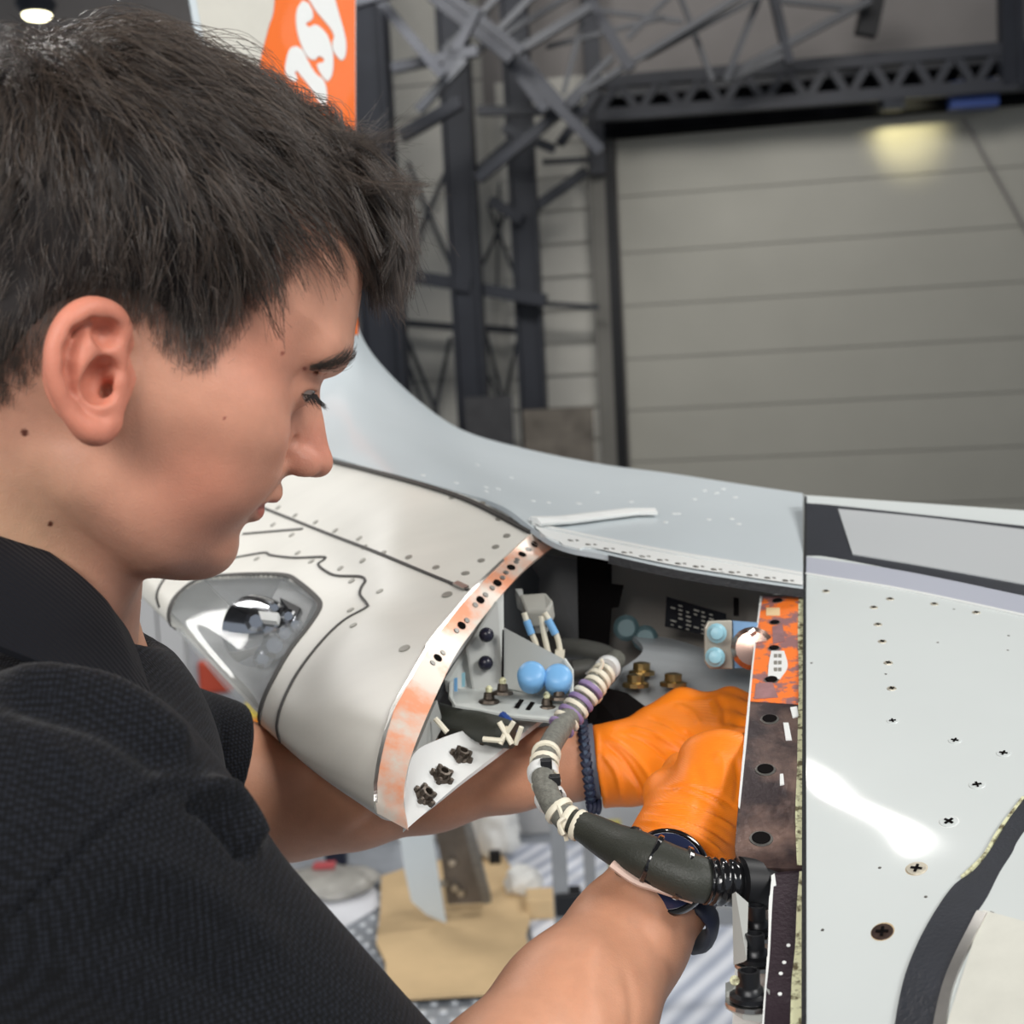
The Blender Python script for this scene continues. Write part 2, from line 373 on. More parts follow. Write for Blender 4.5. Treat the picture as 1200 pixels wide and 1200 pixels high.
o = bpy.data.objects.new('door_lamp', l); COL.objects.link(o); pp = W(1058, 150, 1.6); o.location = pp+Vector((0, 0, 1.0)); o.rotation_euler = (W(1060, 160, 0)-o.location).to_track_quat('-Z', 'Y').to_euler()
# ================================================================ the aircraft wing tip
m_nose = mat('nose_paint', (216, 214, 205), .5, var=.045, vscale=9, coat=.25, coat_r=.3, stretch=(1, 2.5, 1))
m_top = mat('wing_grey_paint', (194, 203, 207), .42, var=.03, vscale=5, coat=.22, coat_r=.15)
m_panel = mat('tip_panel_paint', (200, 206, 205), .42, var=.02, vscale=6, coat=.35, coat_r=.07, spec=.3)
m_seal = mat('dark_sealant', (62, 60, 58), .6)
m_sealb = mat('black_seal', (24, 26, 29), .5, bump=.4, bscale=300)
m_rub = mat('black_boot', (40, 43, 50), .42, var=.12, vscale=60, bump=.3, bscale=500)
m_metal = mat('bare_metal', (196, 194, 190), .3, 1, var=.1, vscale=60)
m_dmetal = mat('dull_metal', (120, 118, 114), .4, .8, var=.2, vscale=60)
m_white = mat('white_paint', (218, 220, 218), .5, spec=.35)
m_prim = mat('orange_primer', (226, 150, 112), .4, .25, col2=(206, 196, 184), vscale=14, thr=(.44, .56), coat=.3, coat_r=.15)
m_worn_glint = mat('worn_glinting_metal', (52, 42, 44), .3, .5, col2=(150, 122, 110), vscale=15, thr=(.46, .74), bump=.25, bscale=260)  # bronze second colour paints streak highlights into the speckled metal
m_orangep = mat('orange_worn_paint', (236, 118, 40), .5, col2=(140, 100, 100), vscale=75, thr=(.47, .55))
m_cream = mat('cream_old_paint', (214, 214, 176), .6, col2=(96, 88, 62), vscale=150, thr=(.48, .60))
m_rivet = mat('rivet_grey', (140, 138, 130), .45, .3)
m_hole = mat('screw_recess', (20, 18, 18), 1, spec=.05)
m_brown = mat('rusty_screw', (66, 52, 46), .5, .6, var=.3, vscale=200)
m_orange = mat('orange_gloss_paint', (228, 106, 30), .55, coat=.05, spec=.3)
wing = thing('aircraft_wing', P(700, 800, 1.0)-Vector((0, 0, .1)), 'grey and white aircraft wing tip with an open access bay and an upturned orange winglet', 'wing')
# ---- nose box (leading edge) skin
nose_rows = [
 [(625, 621, 1.025), (583, 660, .985), (550, 694, .945), (523, 725, .915), (500, 754, .885), (481, 790, .85), (457, 834, .81), (449, 863, .79), (442, 895, .772), (438, 926, .76), (441, 952, .755), (456, 962, .775), (490, 960, .83)],
 [(560, 587, 1.075), (517, 627, 1.04), (483, 665, 1.0), (455, 700, .97), (427, 735, .935), (402, 775, .90), (383, 815, .87), (375, 845, .85), (370, 872, .838), (369, 895, .83), (376, 910, .828), (394, 918, .845), (430, 920, .90)],
 [(505, 568, 1.12), (468, 605, 1.085), (436, 645, 1.05), (415, 690, 1.01), (382, 727, .975), (355, 768, .94), (338, 805, .91), (327, 828, .895), (322, 848, .885), (322, 862, .88), (329, 870, .88), (345, 880, .89), (385, 884, .94)],
 [(440, 550, 1.2), (408, 588, 1.165), (378, 628, 1.13), (352, 664, 1.09), (326, 700, 1.05), (302, 735, 1.015), (284, 764, .99), (273, 783, .98), (266, 795, .972), (264, 806, .97), (269, 812, .97), (290, 822, .985), (330, 830, 1.03)],
 [(380, 535, 1.3), (350, 570, 1.26), (320, 606, 1.225), (294, 640, 1.185), (264, 668, 1.15), (238, 690, 1.12), (222, 706, 1.10), (213, 718, 1.087), (207, 727, 1.08), (205, 735, 1.078), (208, 741, 1.08), (222, 750, 1.09), (262, 760, 1.14)],
 [(320, 515, 1.42), (292, 548, 1.38), (264, 580, 1.34), (238, 610, 1.3), (212, 636, 1.27), (192, 656, 1.24), (178, 668, 1.22), (169, 676, 1.205), (163, 684, 1.2), (161, 692, 1.198), (164, 697, 1.20), (178, 706, 1.21), (215, 716, 1.26)],
 [(270, 500, 1.54), (245, 525, 1.5), (220, 552, 1.46), (196, 580, 1.43), (176, 604, 1.4), (160, 622, 1.38), (148, 634, 1.36), (141, 642, 1.35), (136, 650, 1.345), (135, 656, 1.344), (138, 660, 1.345), (150, 668, 1.355), (185, 678, 1.40)]]
NS = Sheet(ctl(nose_rows), 300, 220, .0022)
cxp, cyp = NS.center_pix()
win = [(199, 712), (207, 697), (222, 684), (240, 677), (290, 674), (332, 675), (348, 683), (371, 703), (372, 716), (362, 730), (345, 752), (330, 776), (315, 803), (306, 826), (304, 850), (270, 850), (190, 760)]
inw = inpoly(cxp, cyp, win)
jj = np.arange(219)[None, :]+0*cxp
under = jj > 165         # faces past the leading edge (underside)
# window cut: front part by outline; the underside goes along with the same spanwise range
sp_lo = [i for i in range(299) if inw[i, 150]]; i0, i1 = (min(sp_lo), max(sp_lo)) if sp_lo else (120, 200)
cut = (inw & (jj < 176)) | ((np.arange(299)[:, None] >= i0) & (np.arange(299)[:, None] <= i1) & (jj >= 150) & (jj < 200))
nose = link('nose_skin', NS.mesh('nose_skin', lambda i, j: not cut[i, j]), wing, m_nose)
m_glass = mat('clear_cover', (226, 230, 230), .04, alpha=.17, spec=.8, coat=.15)
cover = link('light_cover', NS.mesh('light_cover', lambda i, j: cut[i, j]), wing, m_glass)
def wb(name, mt, parent, fn, **k):
    mb = MB(); fn(mb); return mb.build(name, mt, parent, **k)
# frame strip round the cover and panel gaps
frame_l = [(203, 742), (198, 722), (203, 704), (214, 691), (230, 680), (250, 675.5), (290, 673), (332, 674), (349, 682), (370, 700), (375, 709), (371, 720), (358, 739), (340, 762), (324, 789), (311, 815), (305, 835), (304, 852)]
wb('cover_seal', m_seal, wing, lambda m: NS.strip(m, frame_l, .0042, n=140))
gap2 = [(329, 871), (325, 850), (332, 822), (350, 787), (377, 752), (402, 728), (428, 713), (430, 708), (422, 697), (424, 688), (428, 681), (422, 676), (396, 675), (384, 671), (373, 662), (380, 656), (378, 653), (345, 654), (318, 651), (310, 648), (285, 652), (262, 656)]
wb('panel_gap', m_seal, nose, lambda m: NS.strip(m, gap2, .0022, n=200))
wb('panel_gap', m_seal, nose, lambda m: NS.strip(m, [(549, 692), (500, 672), (440, 647), (380, 624), (310, 596), (275, 582)], .0026, n=60))
wb('panel_gap', m_seal, nose, lambda m: NS.strip(m, [(355, 620), (320, 623), (285, 626)], .0022))
for pts in ([(164, 697), (163, 688), (167, 675), (176, 662), (190, 650)], [(187, 712), (184, 700), (187, 688), (196, 675), (208, 664)]):
    wb('panel_gap', m_seal, nose, lambda m: NS.strip(m, pts, .0022))
wb('latch', m_metal, nose, lambda m: NS.strip(m, [(534, 685), (547, 691)], .005, th=.002, n=6))
def rowstrip(mb, G, N, w, h, side):
    n = len(G); vs = []; fs = []
    for i in range(n):
        l = Vector(G[i]); nn = Vector(N[i]); t = Vector(G[min(i+1, n-1)]-G[max(i-1, 0)]).normalized(); x = t.cross(nn).normalized()*side
        vs += [l-x*w*.3-nn*.002, l-x*w*.3+nn*h, l+x*w*.7+nn*h, l+x*w*.7-nn*.002]
    for i in range(n-1): fs += [(4*i+k, 4*i+(k+1) % 4, 4*i+4+(k+1) % 4, 4*i+4+k) for k in range(4)]
    fs += [(3, 2, 1, 0), tuple(4*n-4+k for k in range(4))]; return mb.add(vs, fs)
rowstrip(MB(), NS.G[:, 2], NS.N[:, 2], .004, .0024, 1).build('panel_gap', m_seal, nose)
0 and wb('panel_gap', m_seal, nose, lambda m: NS.strip(m, [(640, 622), (622, 619), (600, 603), (560, 586), (500, 566), (440, 549), (395, 539), (360, 530)], .0055, off=.0035, th=.002, n=90))
rv = [(449, 648), (479, 653), (511, 665), (564, 657), (546, 672), (581, 641), (594, 628), (545, 672), (524, 697), (474, 760), (617, 611), (596, 603), (583, 597), (565, 590), (530, 583),
 (326, 595), (346, 604), (370, 612), (393, 622), (421, 631), (427, 641), (425, 657), (320, 615), (342, 627), (349, 648), (301, 655), (300, 602), (365, 658), (399, 666), (412, 681), (411, 715), (414, 733), (445, 693)]
for x, y in rv:
    mb = MB(); NS.screw(mb, x, y, .0030 if (x, y) not in ((524, 697), (474, 760)) else .0042); mb.build('rivet', m_rivet, nose)
# ---- light bay behind the clear cover
m_refl = mat('reflector_grey', (206, 208, 210), .5, .2, var=.15, vscale=20)
m_dark = mat('bay_dark', (120, 122, 126), .5, .2, var=.3, vscale=12)
bay = [[(172, 690, 1.24), (215, 668, 1.24), (300, 660, 1.20), (352, 672, 1.14)], [(205, 722, 1.16), (255, 700, 1.2), (330, 692, 1.16), (378, 708, 1.09)],
       [(238, 755, 1.10), (285, 750, 1.12), (345, 745, 1.06), (372, 740, 1.0)], [(290, 805, 1.02), (320, 800, 1.02), (345, 790, .99), (352, 775, .97)], [(310, 840, .96), (322, 832, .96), (332, 820, .95), (338, 806, .94)]]
BS = Sheet(ctl(bay), 30, 24, .003); link('reflector', BS.mesh('reflector'), cover, m_refl)
def plate(poly, d0, th=.004):
    pts = [P(x, y, (d0 if len(q) < 3 else q[2])) for q in poly for x, y in [q[:2]]]
    n = (pts[1]-pts[0]).cross(pts[2]-pts[1]).normalized(); o = CM.translation
    if n.dot(pts[0]-o) < 0: n = -n
    return MB().slab(pts, n*th)
plate([(240, 680, 1.17), (332, 677, 1.13), (306, 714, 1.1), (268, 708, 1.13)], 0).build('backing_plate', m_dark, cover)
plate([(330, 680, 1.1), (368, 704, 1.04), (355, 734, 1.01), (325, 712, 1.05), (316, 706, 1.07)], 0).build('bulkhead', mat('bulkhead_grey', (132, 134, 136), .5, .3), cover)
lampm = mat('polished_metal', (190, 192, 196), .12, 1)
b0 = MB(); c0 = P(314, 738, 1.035); ax = P(268, 742, 1.09)-c0
b0.lathe(c0, ax, [(.008, -.03), (.018, -.024), (.024, -.005), (.028, .01), (.03, .022), (.026, .026), (.012, .02), (.004, .01)], 24)
b0.build('lamp', lampm, cover, smooth=True)
MB().tube([c0-ax*.1, c0+ax*.25, c0+ax*.6, c0+ax*.8], [.020, .022, .017, .003], 20).build('lamp_bulb', mat('bulb_glass', (220, 225, 228), .02, trans=.9, ior=1.45), cover, smooth=True)
for (x, y, r) in ((300, 728, .009), (338, 722, .006), (322, 756, .011), (334, 742, .008), (322, 712, .005), (346, 732, .006), (308, 772, .008)):
    MB().lathe(P(x, y, 1.0), (CM.translation-P(x, y, 1.0)), [(r, -.02), (r, 0), (r*.6, .003)], 8).build('lamp_fitting', lampm, cover)
plate([(303, 716, 1.0), (326, 718, .995), (324, 728, .99), (306, 726, .995)], 0, .006).build('bracket', m_white, cover)
plate([(328, 700, 1.03), (352, 712, 1.01), (346, 724, 1.0), (330, 716, 1.02)], 0, .006).build('bracket', m_black, cover)
# ---- orange edge flange of the nose rib
oe = [(625, 621, 1.023), (583, 660, .983), (550, 694, .943), (523, 725, .913), (500, 754, .883), (481, 790, .848), (457, 834, .808), (449, 863, .788), (442, 895, .77), (438, 926, .758), (441, 952, .753)]
ie = [(650, 640, 1.03), (621, 661, .99), (585, 700, .952), (552, 742, .915), (533, 769, .89), (519, 798, .86), (499, 842, .815), (484, 880, .785), (476, 909, .767), (473, 938, .752), (477, 972, .742)]
FS = Sheet(ctl([[(x+1, y+1, d-.001) for x, y, d in oe], ie]), 2, 90, .0025)
# two-row sheets interpolate linearly across, smoothly along
flange = link('rib_flange', FS.mesh('rib_flange'), wing, m_prim)
for k, (x, y) in enumerate([(626, 638), (612, 650), (599, 665), (583, 683), (563, 703), (541, 733), (513, 771), (602, 661), (586, 680)]):
    for dx, dy, r in ((0, 0, .0034), (6, -6, .0022), (-6, 6, .0022)):
        if k > 6: continue
        wb('rivet', m_hole if dx == 0 else m_dmetal, flange, lambda m: FS.screw(m, x+dx, y+dy, r))
wb('flange_edge', m_metal, flange, lambda m: FS.strip(m, [(441, 940), (440, 900), (447, 865), (456, 834), (480, 791), (500, 757), (524, 727), (552, 694), (590, 657)], .0022, n=80, th=.001))
# ---- lower flange of the nose rib (white, with anchor nuts)
lf_a = [(476, 972, .742), (500, 951, .77), (538, 918, .80), (580, 885, .84), (625, 850, .89), (660, 822, .94)]
lf_b = [(474, 935, .755), (484, 885, .79), (515, 866, .83), (560, 850, .88), (600, 830, .93), (640, 805, .98)]
LS = Sheet(ctl([lf_b, [((a[0]+b[0])/2, (a[1]+b[1])/2, (a[2]+b[2])/2+.004) for a, b in zip(lf_a, lf_b)], lf_a]), 12, 40, .003)
lowf = link('lower_flange', LS.mesh('lower_flange'), wing, m_white)
def nut(x, y, d, s=1.0, name='anchor_nut', parent=None, sheet=None):
    if sheet: c, n = sheet.hit(x, y)
    else: c = P(x, y, d); n = (CM.translation-c).normalized()
    mb = MB(); mb.lathe(c, n, [(.0065*s, 0), (.0065*s, .0012*s), (.0042*s, .002*s), (.0042*s, .006*s), (.0026*s, .0062*s), (.0026*s, .002*s)], 8)
    u = n.orthogonal().normalized(); v = n.cross(u)
    for a in range(5):
        q = c+(u*math.cos(a*1.257)+v*math.sin(a*1.257))*.0066*s; mb.lathe(q, n, [(.0018*s, 0), (.0018*s, .004*s), (.001*s, .0045*s)], 6)
    return mb.build(name, m_brown if not sheet else m_dmetal, parent)
m_nut = mat('dark_nut', (84, 76, 68), .4, .7, var=.4, vscale=300)
for x, y in ((496, 934), (517, 911), (540, 888), (567, 868)):
    o = nut(x, y, .8, 1.0, parent=lowf, sheet=LS); o.data.materials.clear(); o.data.materials.append(m_nut)
# inner wall of the nose box, seen between the flanges
m_int = mat('interior_grey_paint', (168, 170, 166), .5, var=.06, vscale=10)
m_intd = mat('interior_dark_panel', (104, 106, 106), .5, var=.15, vscale=8)
plate([(476, 930, .765), (487, 880, .80), (512, 820, .86), (520, 850, .88), (500, 880, .84), (484, 915, .79)], 0).build('rib_web', m_int, wing)
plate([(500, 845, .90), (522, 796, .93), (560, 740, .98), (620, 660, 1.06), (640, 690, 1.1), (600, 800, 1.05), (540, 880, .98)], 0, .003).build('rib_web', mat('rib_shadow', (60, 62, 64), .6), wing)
# ---- top skin and winglet
top_rows = [
 [(941, 691, .965), (941, 660, 1.03), (941, 625, 1.12), (941, 578, 1.26)],
 [(870, 681, .972), (868, 650, 1.05), (866, 610, 1.17), (866, 567, 1.32)],
 [(790, 668, .98), (790, 635, 1.07), (788, 598, 1.2), (788, 555, 1.4)],
 [(712, 651, .99), (706, 620, 1.1), (700, 585, 1.25), (700, 543, 1.5)],
 [(650, 636, 1.003), (635, 602, 1.12), (618, 565, 1.3), (608, 524, 1.58)],
 [(590, 594, 1.05), (575, 570, 1.2), (556, 538, 1.4), (540, 503, 1.64)],
 [(530, 574, 1.11), (515, 545, 1.24), (500, 510, 1.43), (490, 469, 1.66)],
 [(470, 557, 1.17), (462, 525, 1.3), (452, 480, 1.48), (449, 430, 1.65)],
 [(415, 543, 1.26), (415, 505, 1.36), (420, 455, 1.5), (425, 396, 1.63)],
 [(360, 520, 1.34), (370, 480, 1.42), (392, 420, 1.52), (418, 365, 1.61)],
 [(310, 460, 1.4), (330, 420, 1.46), (370, 360, 1.54), (417, 310, 1.6)],
 [(272, 330, 1.44), (305, 300, 1.49), (355, 255, 1.55), (417, 220, 1.6)],
 [(248, 150, 1.47), (290, 140, 1.51), (345, 120, 1.56), (417, 100, 1.6)],
 [(224, 10, 1.5), (272, 8, 1.53), (340, 4, 1.57), (417, 0, 1.6)],
 [(200, -130, 1.52), (258, -130, 1.55), (335, -130, 1.58), (417, -130, 1.6)]]
TS = Sheet(ctl(top_rows), 240, 60, .004)
top = link('upper_skin', TS.mesh('upper_skin'), wing, m_top)
# white riveted edge strip
ed = [(626, 627), (650, 637), (712, 652.5), (790, 670), (870, 683), (940, 692.5)]
ed2 = [(622, 616), (650, 624), (712, 637), (790, 652), (870, 665), (940, 677)]
strip_o = wb('edge_strip', m_white, wing, lambda m: TS.patch(m, ed, ed2, .0012, 60, 4, .002))
TS.patch(_m := MB(), [(x, y-1) for x, y in ed2], [(x, y-3.5) for x, y in ed2], .0022, 60, 3, .001); _m.build('edge_bead', m_white, strip_o)
for x in range(668, 940, 21):
    t = (x-650)/290; yb = np.interp(x, [p[0] for p in ed], [p[1] for p in ed]); ya = np.interp(x, [p[0] for p in ed2], [p[1] for p in ed2])
    for dx, r in ((0, .0027), (8, .0016)):
        mb = MB(); l, nn = TS.hit(x+dx, (ya*.45+yb*.55)); mb.lathe(l+nn*.001, nn, [(r, 0), (r*.8, .0008)], 8); mb.build('rivet', m_dmetal, strip_o)
# black seal hanging under the edge
sb = MB(); lo = [Vector(p) for p in TS.G[:52, 0]]
dn = (P(700, 700, 1)-P(700, 650, 1)).normalized(); inn = (P(700, 600, 1.2)-P(700, 600, 1)).normalized()
vs = []
for p in lo: vs += [p-inn*.0012-dn*.0005, p-inn*.0012+dn*.0060, p+dn*.0060+inn*.008, p-dn*.0005+inn*.008]
nl = len(lo); fs = [(4*i+k, 4*i+(k+1) % 4, 4*i+4+(k+1) % 4, 4*i+4+k) for i in range(nl-1) for k in range(4)]+[(3, 2, 1, 0), tuple(4*nl-4+k for k in range(4))]
sb.add(vs, fs).build('edge_seal', m_sealb, strip_o)
# small bright flush fasteners on the top skin
for x, y in [(496, 557), (535, 566), (570, 576), (625, 587), (643, 589), (679, 590), (570, 571), (584, 573), (678, 590), (814, 585), (831, 609), (795, 602), (840, 578), (862, 583), (858, 608), (866, 614), (790, 602), (826, 575), (848, 573), (700, 577), (740, 588), (600, 560), (560, 545), (780, 612)]:
    wb('rivet', m_white, top, lambda m: TS.screw(m, x, y, .0024, .0004, n=8))
# winglet: orange paint field and white lettering
wlt = link('winglet_paint', TS.patch(MB(), [(324, -110), (322, 0), (314, 35), (305, 72), (300, 110), (310, 170), (330, 240), (365, 320), (408, 393)], [(416, -110), (416, 0), (416, 35), (416, 72), (416, 110), (416, 170), (416, 240), (416.5, 320), (419, 392)], .0012, 60, 10, .002).mesh('winglet_paint', True), wing, m_orange)
link('winglet_edge_paint', TS.patch(MB(), [(212, -110), (230, 0), (250, 110), (270, 240), (284, 340), (300, 420)], [(323, -110), (321, 0), (300, 110), (329, 240), (350, 330), (360, 400)], .0008, 60, 10, .002).mesh('winglet_edge_paint', True), wing, mat('beige_edge_paint', (196, 194, 184), .5, var=.03))
letters = [
 # y stroke
 [(350, -8), (361, 0), (370, 14), (381, 27), (388, 36), (391, 44), (389, 50), (390, 60), (396, 69), (400, 71.5), (404, 66), (405, 52), (402, 36), (397, 18), (392, 0), (388, -14), (370, -24)],
 # s
 [(354, 2), (348, 10), (346, 24), (348, 40), (352, 53), (358, 65), (363, 70), (369, 71), (371, 68), (375, 67), (379, 70), (378, 74), (372, 75), (371, 79), (375, 87), (381, 95), (385, 95), (389, 86), (390, 70), (388, 56), (383, 42), (376, 34), (370, 30), (365, 31), (363, 33), (359, 31), (358, 28), (362, 26), (366, 22), (366, 15), (361, 5)],
 # a
 [(346, 55), (339, 58), (335, 68), (333, 82), (336, 92), (345, 97), (347, 92), (345, 86), (347, 84), (352, 90), (360, 100), (368, 112), (374, 122), (380, 126), (382, 118), (382, 106), (378, 94), (370, 88), (362, 76), (354, 60)],
]
def lettermesh(poly, k):
    import bmesh
    pl = crom(np.array(poly+[poly[0]], float), 60)[:-1]; bm = bmesh.new()
    vs = [bm.verts.new(TS.hit(x, y, .0030)[0]) for x, y in pl]; f = bm.faces.new(vs)
    r = bmesh.ops.extrude_face_region(bm, geom=[f]); n = TS.hit(370, 60)[1]
    bmesh.ops.translate(bm, verts=[g for g in r['geom'] if isinstance(g, bmesh.types.BMVert)], vec=-n*.003)
    bmesh.ops.triangulate(bm, faces=bm.faces); bmesh.ops.recalc_face_normals(bm, faces=bm.faces)
    me = bpy.data.meshes.new('letter'); bm.to_mesh(me); bm.free(); return link('letter', me, wlt, m_white)
for k, pl in enumerate(letters): lettermesh(pl, k)
# ---- right tip panel
rows = []
for y, d0, d1 in ((580, 1.2, 1.12), (600, 1.16, 1.08), (640, 1.075, 1.0), (690, .985, .905), (760, .885, .805), (850, .79, .71), (930, .727, .645), (1000, .682, .600), (1090, .632, .55), (1200, .587, .505), (1290, .565, .48)):
    rows.append([(942+(1320-942)*t, y+(48 if y < 650 else 55*(1-(y-650)/640))*t*(.55), d0+(d1-d0)*t) for t in (0, .33, .66, 1)])
RS = Sheet(ctl(rows), 160, 70, .003)
tip = link('tip_panel', RS.mesh('tip_panel'), wing, m_panel)
def rp(A, B, off, name, mt, n=40, m=6, par=None): return link(name, RS.patch(MB(), A, B, off, n, m, .001).mesh(name, True), par or wing, mt)
rp([(944, 590), (990, 594), (1200, 617), (1290, 628)], [(944, 651), (990, 656), (1200, 698), (1290, 716)], .0006, 'black_band', m_rub, m=14)
rp([(982, 598), (1100, 610), (1290, 634)], [(999, 651), (1100, 668), (1290, 703)], .0016, 'grey_insert', mat('pale_grey_insert', (186, 190, 192), .3, coat=.4), m=10)
rp([(944, 653), (1060, 670), (1200, 699), (1290, 720)], [(944, 673), (1060, 692), (1200, 722), (1290, 743)], .0005, 'lilac_grey_step', mat('lilac_grey_paint', (178, 182, 194), .3, coat=.4), m=4)
wb('step_highlight', m_white, tip, lambda m: RS.strip(m, [(944, 673), (1060, 692), (1200, 722), (1290, 743)], .0022, n=50, th=.001))  # white strip paints the highlight along the step edge
wb('edge_seal', m_sealb, tip, lambda m: RS.strip(m, [(944, 582), (943.5, 650), (943, 690), (942.5, 850), (942.5, 1000), (942.5, 1210)], .0022, n=60, th=.0004))
m_scr = mat('screw_plated', (196, 190, 174), .4, .5, var=.15, vscale=300)
def cross(x, y, r, ms, rimm=None, par=None, S=RS):
    l, n = S.hit(x, y); pr = par or tip
    o = MB().lathe(l-n*.0002, n, [(r, 0), (r, .0003), (r*.93, .0006)], 20).build('screw', ms, pr)
    u = n.orthogonal().normalized(); v = n.cross(u); a = random.random()*1.5; u, v = u*math.cos(a)+v*math.sin(a), v*math.cos(a)-u*math.sin(a)
    mb = MB(); mb.box(l+n*.0005, r*.55, r*.13, .0004, (u, v, n)); mb.box(l+n*.0005, r*.55, r*.13, .0004, (v, u, n)); mb.build('recess', m_hole, o)
    if rimm: MB().lathe(l-n*.0003, n, [(r*1.22, 0), (r*1.2, .0002), (r*1.0, .00035)], 20).build('stain', rimm, o)
    return o
for x, y in [(1029, 732), (1024, 712), (1034, 752), (1041, 777), (1045, 807), (1043, 702), (1095, 708), (1144, 718), (968, 693)]:
    cross(x, y, .0030, m_scr)
for x, y, r in [(1046, 845, .0036), (1119, 868, .0038), (1176, 883, .0040), (1145, 920, .0044)]: cross(x, y, r, m_panel, None)
cross(1112, 963, .0050, m_panel, m_white); m_tan = mat('tan_stain', (188, 166, 130), .6)
cross(1074, 1018, .0052, m_scr, m_tan); cross(1034, 1092, .0054, m_brown, m_tan)
for x, y in [(951, 777), (1031, 1017), (1085, 1051), (1182, 745), (1181, 762), (1099, 753), (964, 1090), (1118, 714), (1038, 790)]:
    wb('paint_chip', m_dmetal, tip, lambda m: RS.screw(m, x, y, .0009, .0002, n=6))
# black boot strip and the pale inspection panel at lower right
bl = [(1262, 860), (1200, 937), (1175, 975), (1160, 1000), (1142, 1022), (1118, 1040), (1094, 1074), (1074, 1112), (1060, 1150), (1050, 1200), (1044, 1260)]
br = [(1262, 900), (1200, 977), (1186, 1002), (1172, 1024), (1158, 1052), (1144, 1074), (1131, 1098), (1119, 1122), (1105, 1160), (1095, 1202), (1090, 1260)]
rp(bl, br, .0012, 'black_boot_strip', m_rub, 70, 5)
rp(br, [(1300, 905), (1300, 985), (1300, 1010), (1300, 1030), (1300, 1060), (1300, 1080), (1300, 1100), (1300, 1125), (1300, 1165), (1300, 1205), (1300, 1260)], .0009, 'outer_panel', m_panel, 60, 10)
bg = rp([(1153, 1070), (1300, 1110)], [(1093, 1262), (1300, 1262)], .0018, 'inspection_panel', mat('beige_panel', (206, 206, 196), .4, var=.06, vscale=40), 30, 14)
rp([(1146, 1072), (1120, 1124), (1106, 1160), (1096, 1205), (1090, 1262)], [(1158, 1074), (1132, 1126), (1118, 1164), (1110, 1207), (1103, 1262)], .0026, 'metal_edge', m_metal, 40, 3, bg)
wb('panel_gap', m_seal, bg, lambda m: RS.strip(m, [(1152, 1068), (1200, 1083), (1290, 1108)], .0014))
cross(1162, 1156, .0052, mat('grey_screw', (104, 100, 94), .5, .4), None, bg)
wb('sealant_edge', m_cream, tip, lambda m: RS.strip(m, [(1200, 936), (1172, 974), (1154, 1004), (1128, 1030)], .0016, n=40, th=.0012))
# ---- splice plate (orange / bare metal strip left of the tip panel)
pr = []
def pd(y): return float(np.interp(y, [690, 760, 850, 930, 1000, 1090, 1200, 1290], [.985, .885, .79, .727, .682, .632, .587, .565]))+.004
L_ = [(893, 697), (886, 740), (880, 790), (875, 840), (870, 890), (866, 940), (862, 985), (863, 1002), (868, 1012), (878, 1016)]
PS = Sheet(ctl([[(891, 697, pd(697)+.012), (915, 697, pd(697)+.004), (942, 697, pd(697))], [(886, 740, pd(740)+.01), (914, 740, pd(740)+.004), (942, 740, pd(740))], [(880, 790, pd(790)+.01), (911, 790, pd(790)+.004), (942, 790, pd(790))],
 [(870, 890, pd(890)+.008), (906, 890, pd(890)+.004), (942, 890, pd(890))], [(863, 970, pd(970)+.006), (903, 970, pd(970)+.003), (942, 970, pd(970))], [(862, 1000, pd(1000)+.006), (901, 1000, pd(1000)+.003), (942, 1000, pd(1000))],
 [(872, 1016, pd(1016)+.006), (902, 1017, pd(1016)+.003), (942, 1018, pd(1018))]]), 90, 24, .0035)
sp = link('splice_plate', PS.mesh('splice_plate'), wing, m_worn_glint)
def pp(A, B, off, name, mt, n=30, m=6, S=PS, par=None): return link(name, S.patch(MB(), A, B, off, n, m, .0006).mesh(name, True), par or sp, mt)
pp([(894, 699), (886, 745), (880, 790), (877, 822)], [(941, 699), (941, 745), (941, 790), (940, 826)], .0003, 'orange_paint', m_orangep, m=14)
pp([(890, 699), (882, 745), (876, 790), (870, 850), (866, 900), (864, 945)], [(893.5, 699), (887, 745), (882, 790), (877, 850), (873, 890), (867, 948)], .0005, 'cream_edge', m_white)
pp([(936, 699), (935, 745), (936, 790), (935, 850), (934, 900), (932, 960), (934, 1014)], [(941.5, 699), (941.5, 745), (941.5, 790), (941.5, 850), (941.5, 900), (941.5, 960), (941.5, 1014)], .0006, 'sealant_line', m_cream, n=60)
pp([(904, 764), (901, 780), (900, 795)], [(919, 764), (923, 782), (914, 797)], .0009, 'paper_label', m_white)
for k in range(6): pp([(907+(k % 2)*5, 768+k//2*8), (911+(k % 2)*5, 768+k//2*8)], [(907+(k % 2)*5, 772+k//2*8), (911+(k % 2)*5, 772+k//2*8)], .0012, 'printed_mark', m_rivet, 2, 2)
pp([(898, 713), (914, 713)], [(898, 722), (914, 722)], .0007, 'bare_patch', mat('bare_patch', (226, 196, 150), .4), 4, 4)
pp([(886, 802), (905, 800)], [(884, 820), (912, 818)], .0007, 'mauve_patch', mat('mauve_metal', (160, 120, 122), .4, .4, var=.2, vscale=90), 8, 6)
pp([(905, 735), (917, 732)], [(906, 755), (920, 752)], .0007, 'mauve_patch', bpy.data.materials['mauve_metal'], 8, 6)
for A, B in (([(918, 848), (924, 848)], [(921, 868), (928, 868)]), ([(926, 830), (934, 829)], [(929, 842), (936, 840)]), ([(914, 908), (918, 908)], [(914, 921), (919, 920)])):
    pp(A, B, .0008, 'white_paint_fleck', m_white, 5, 4)
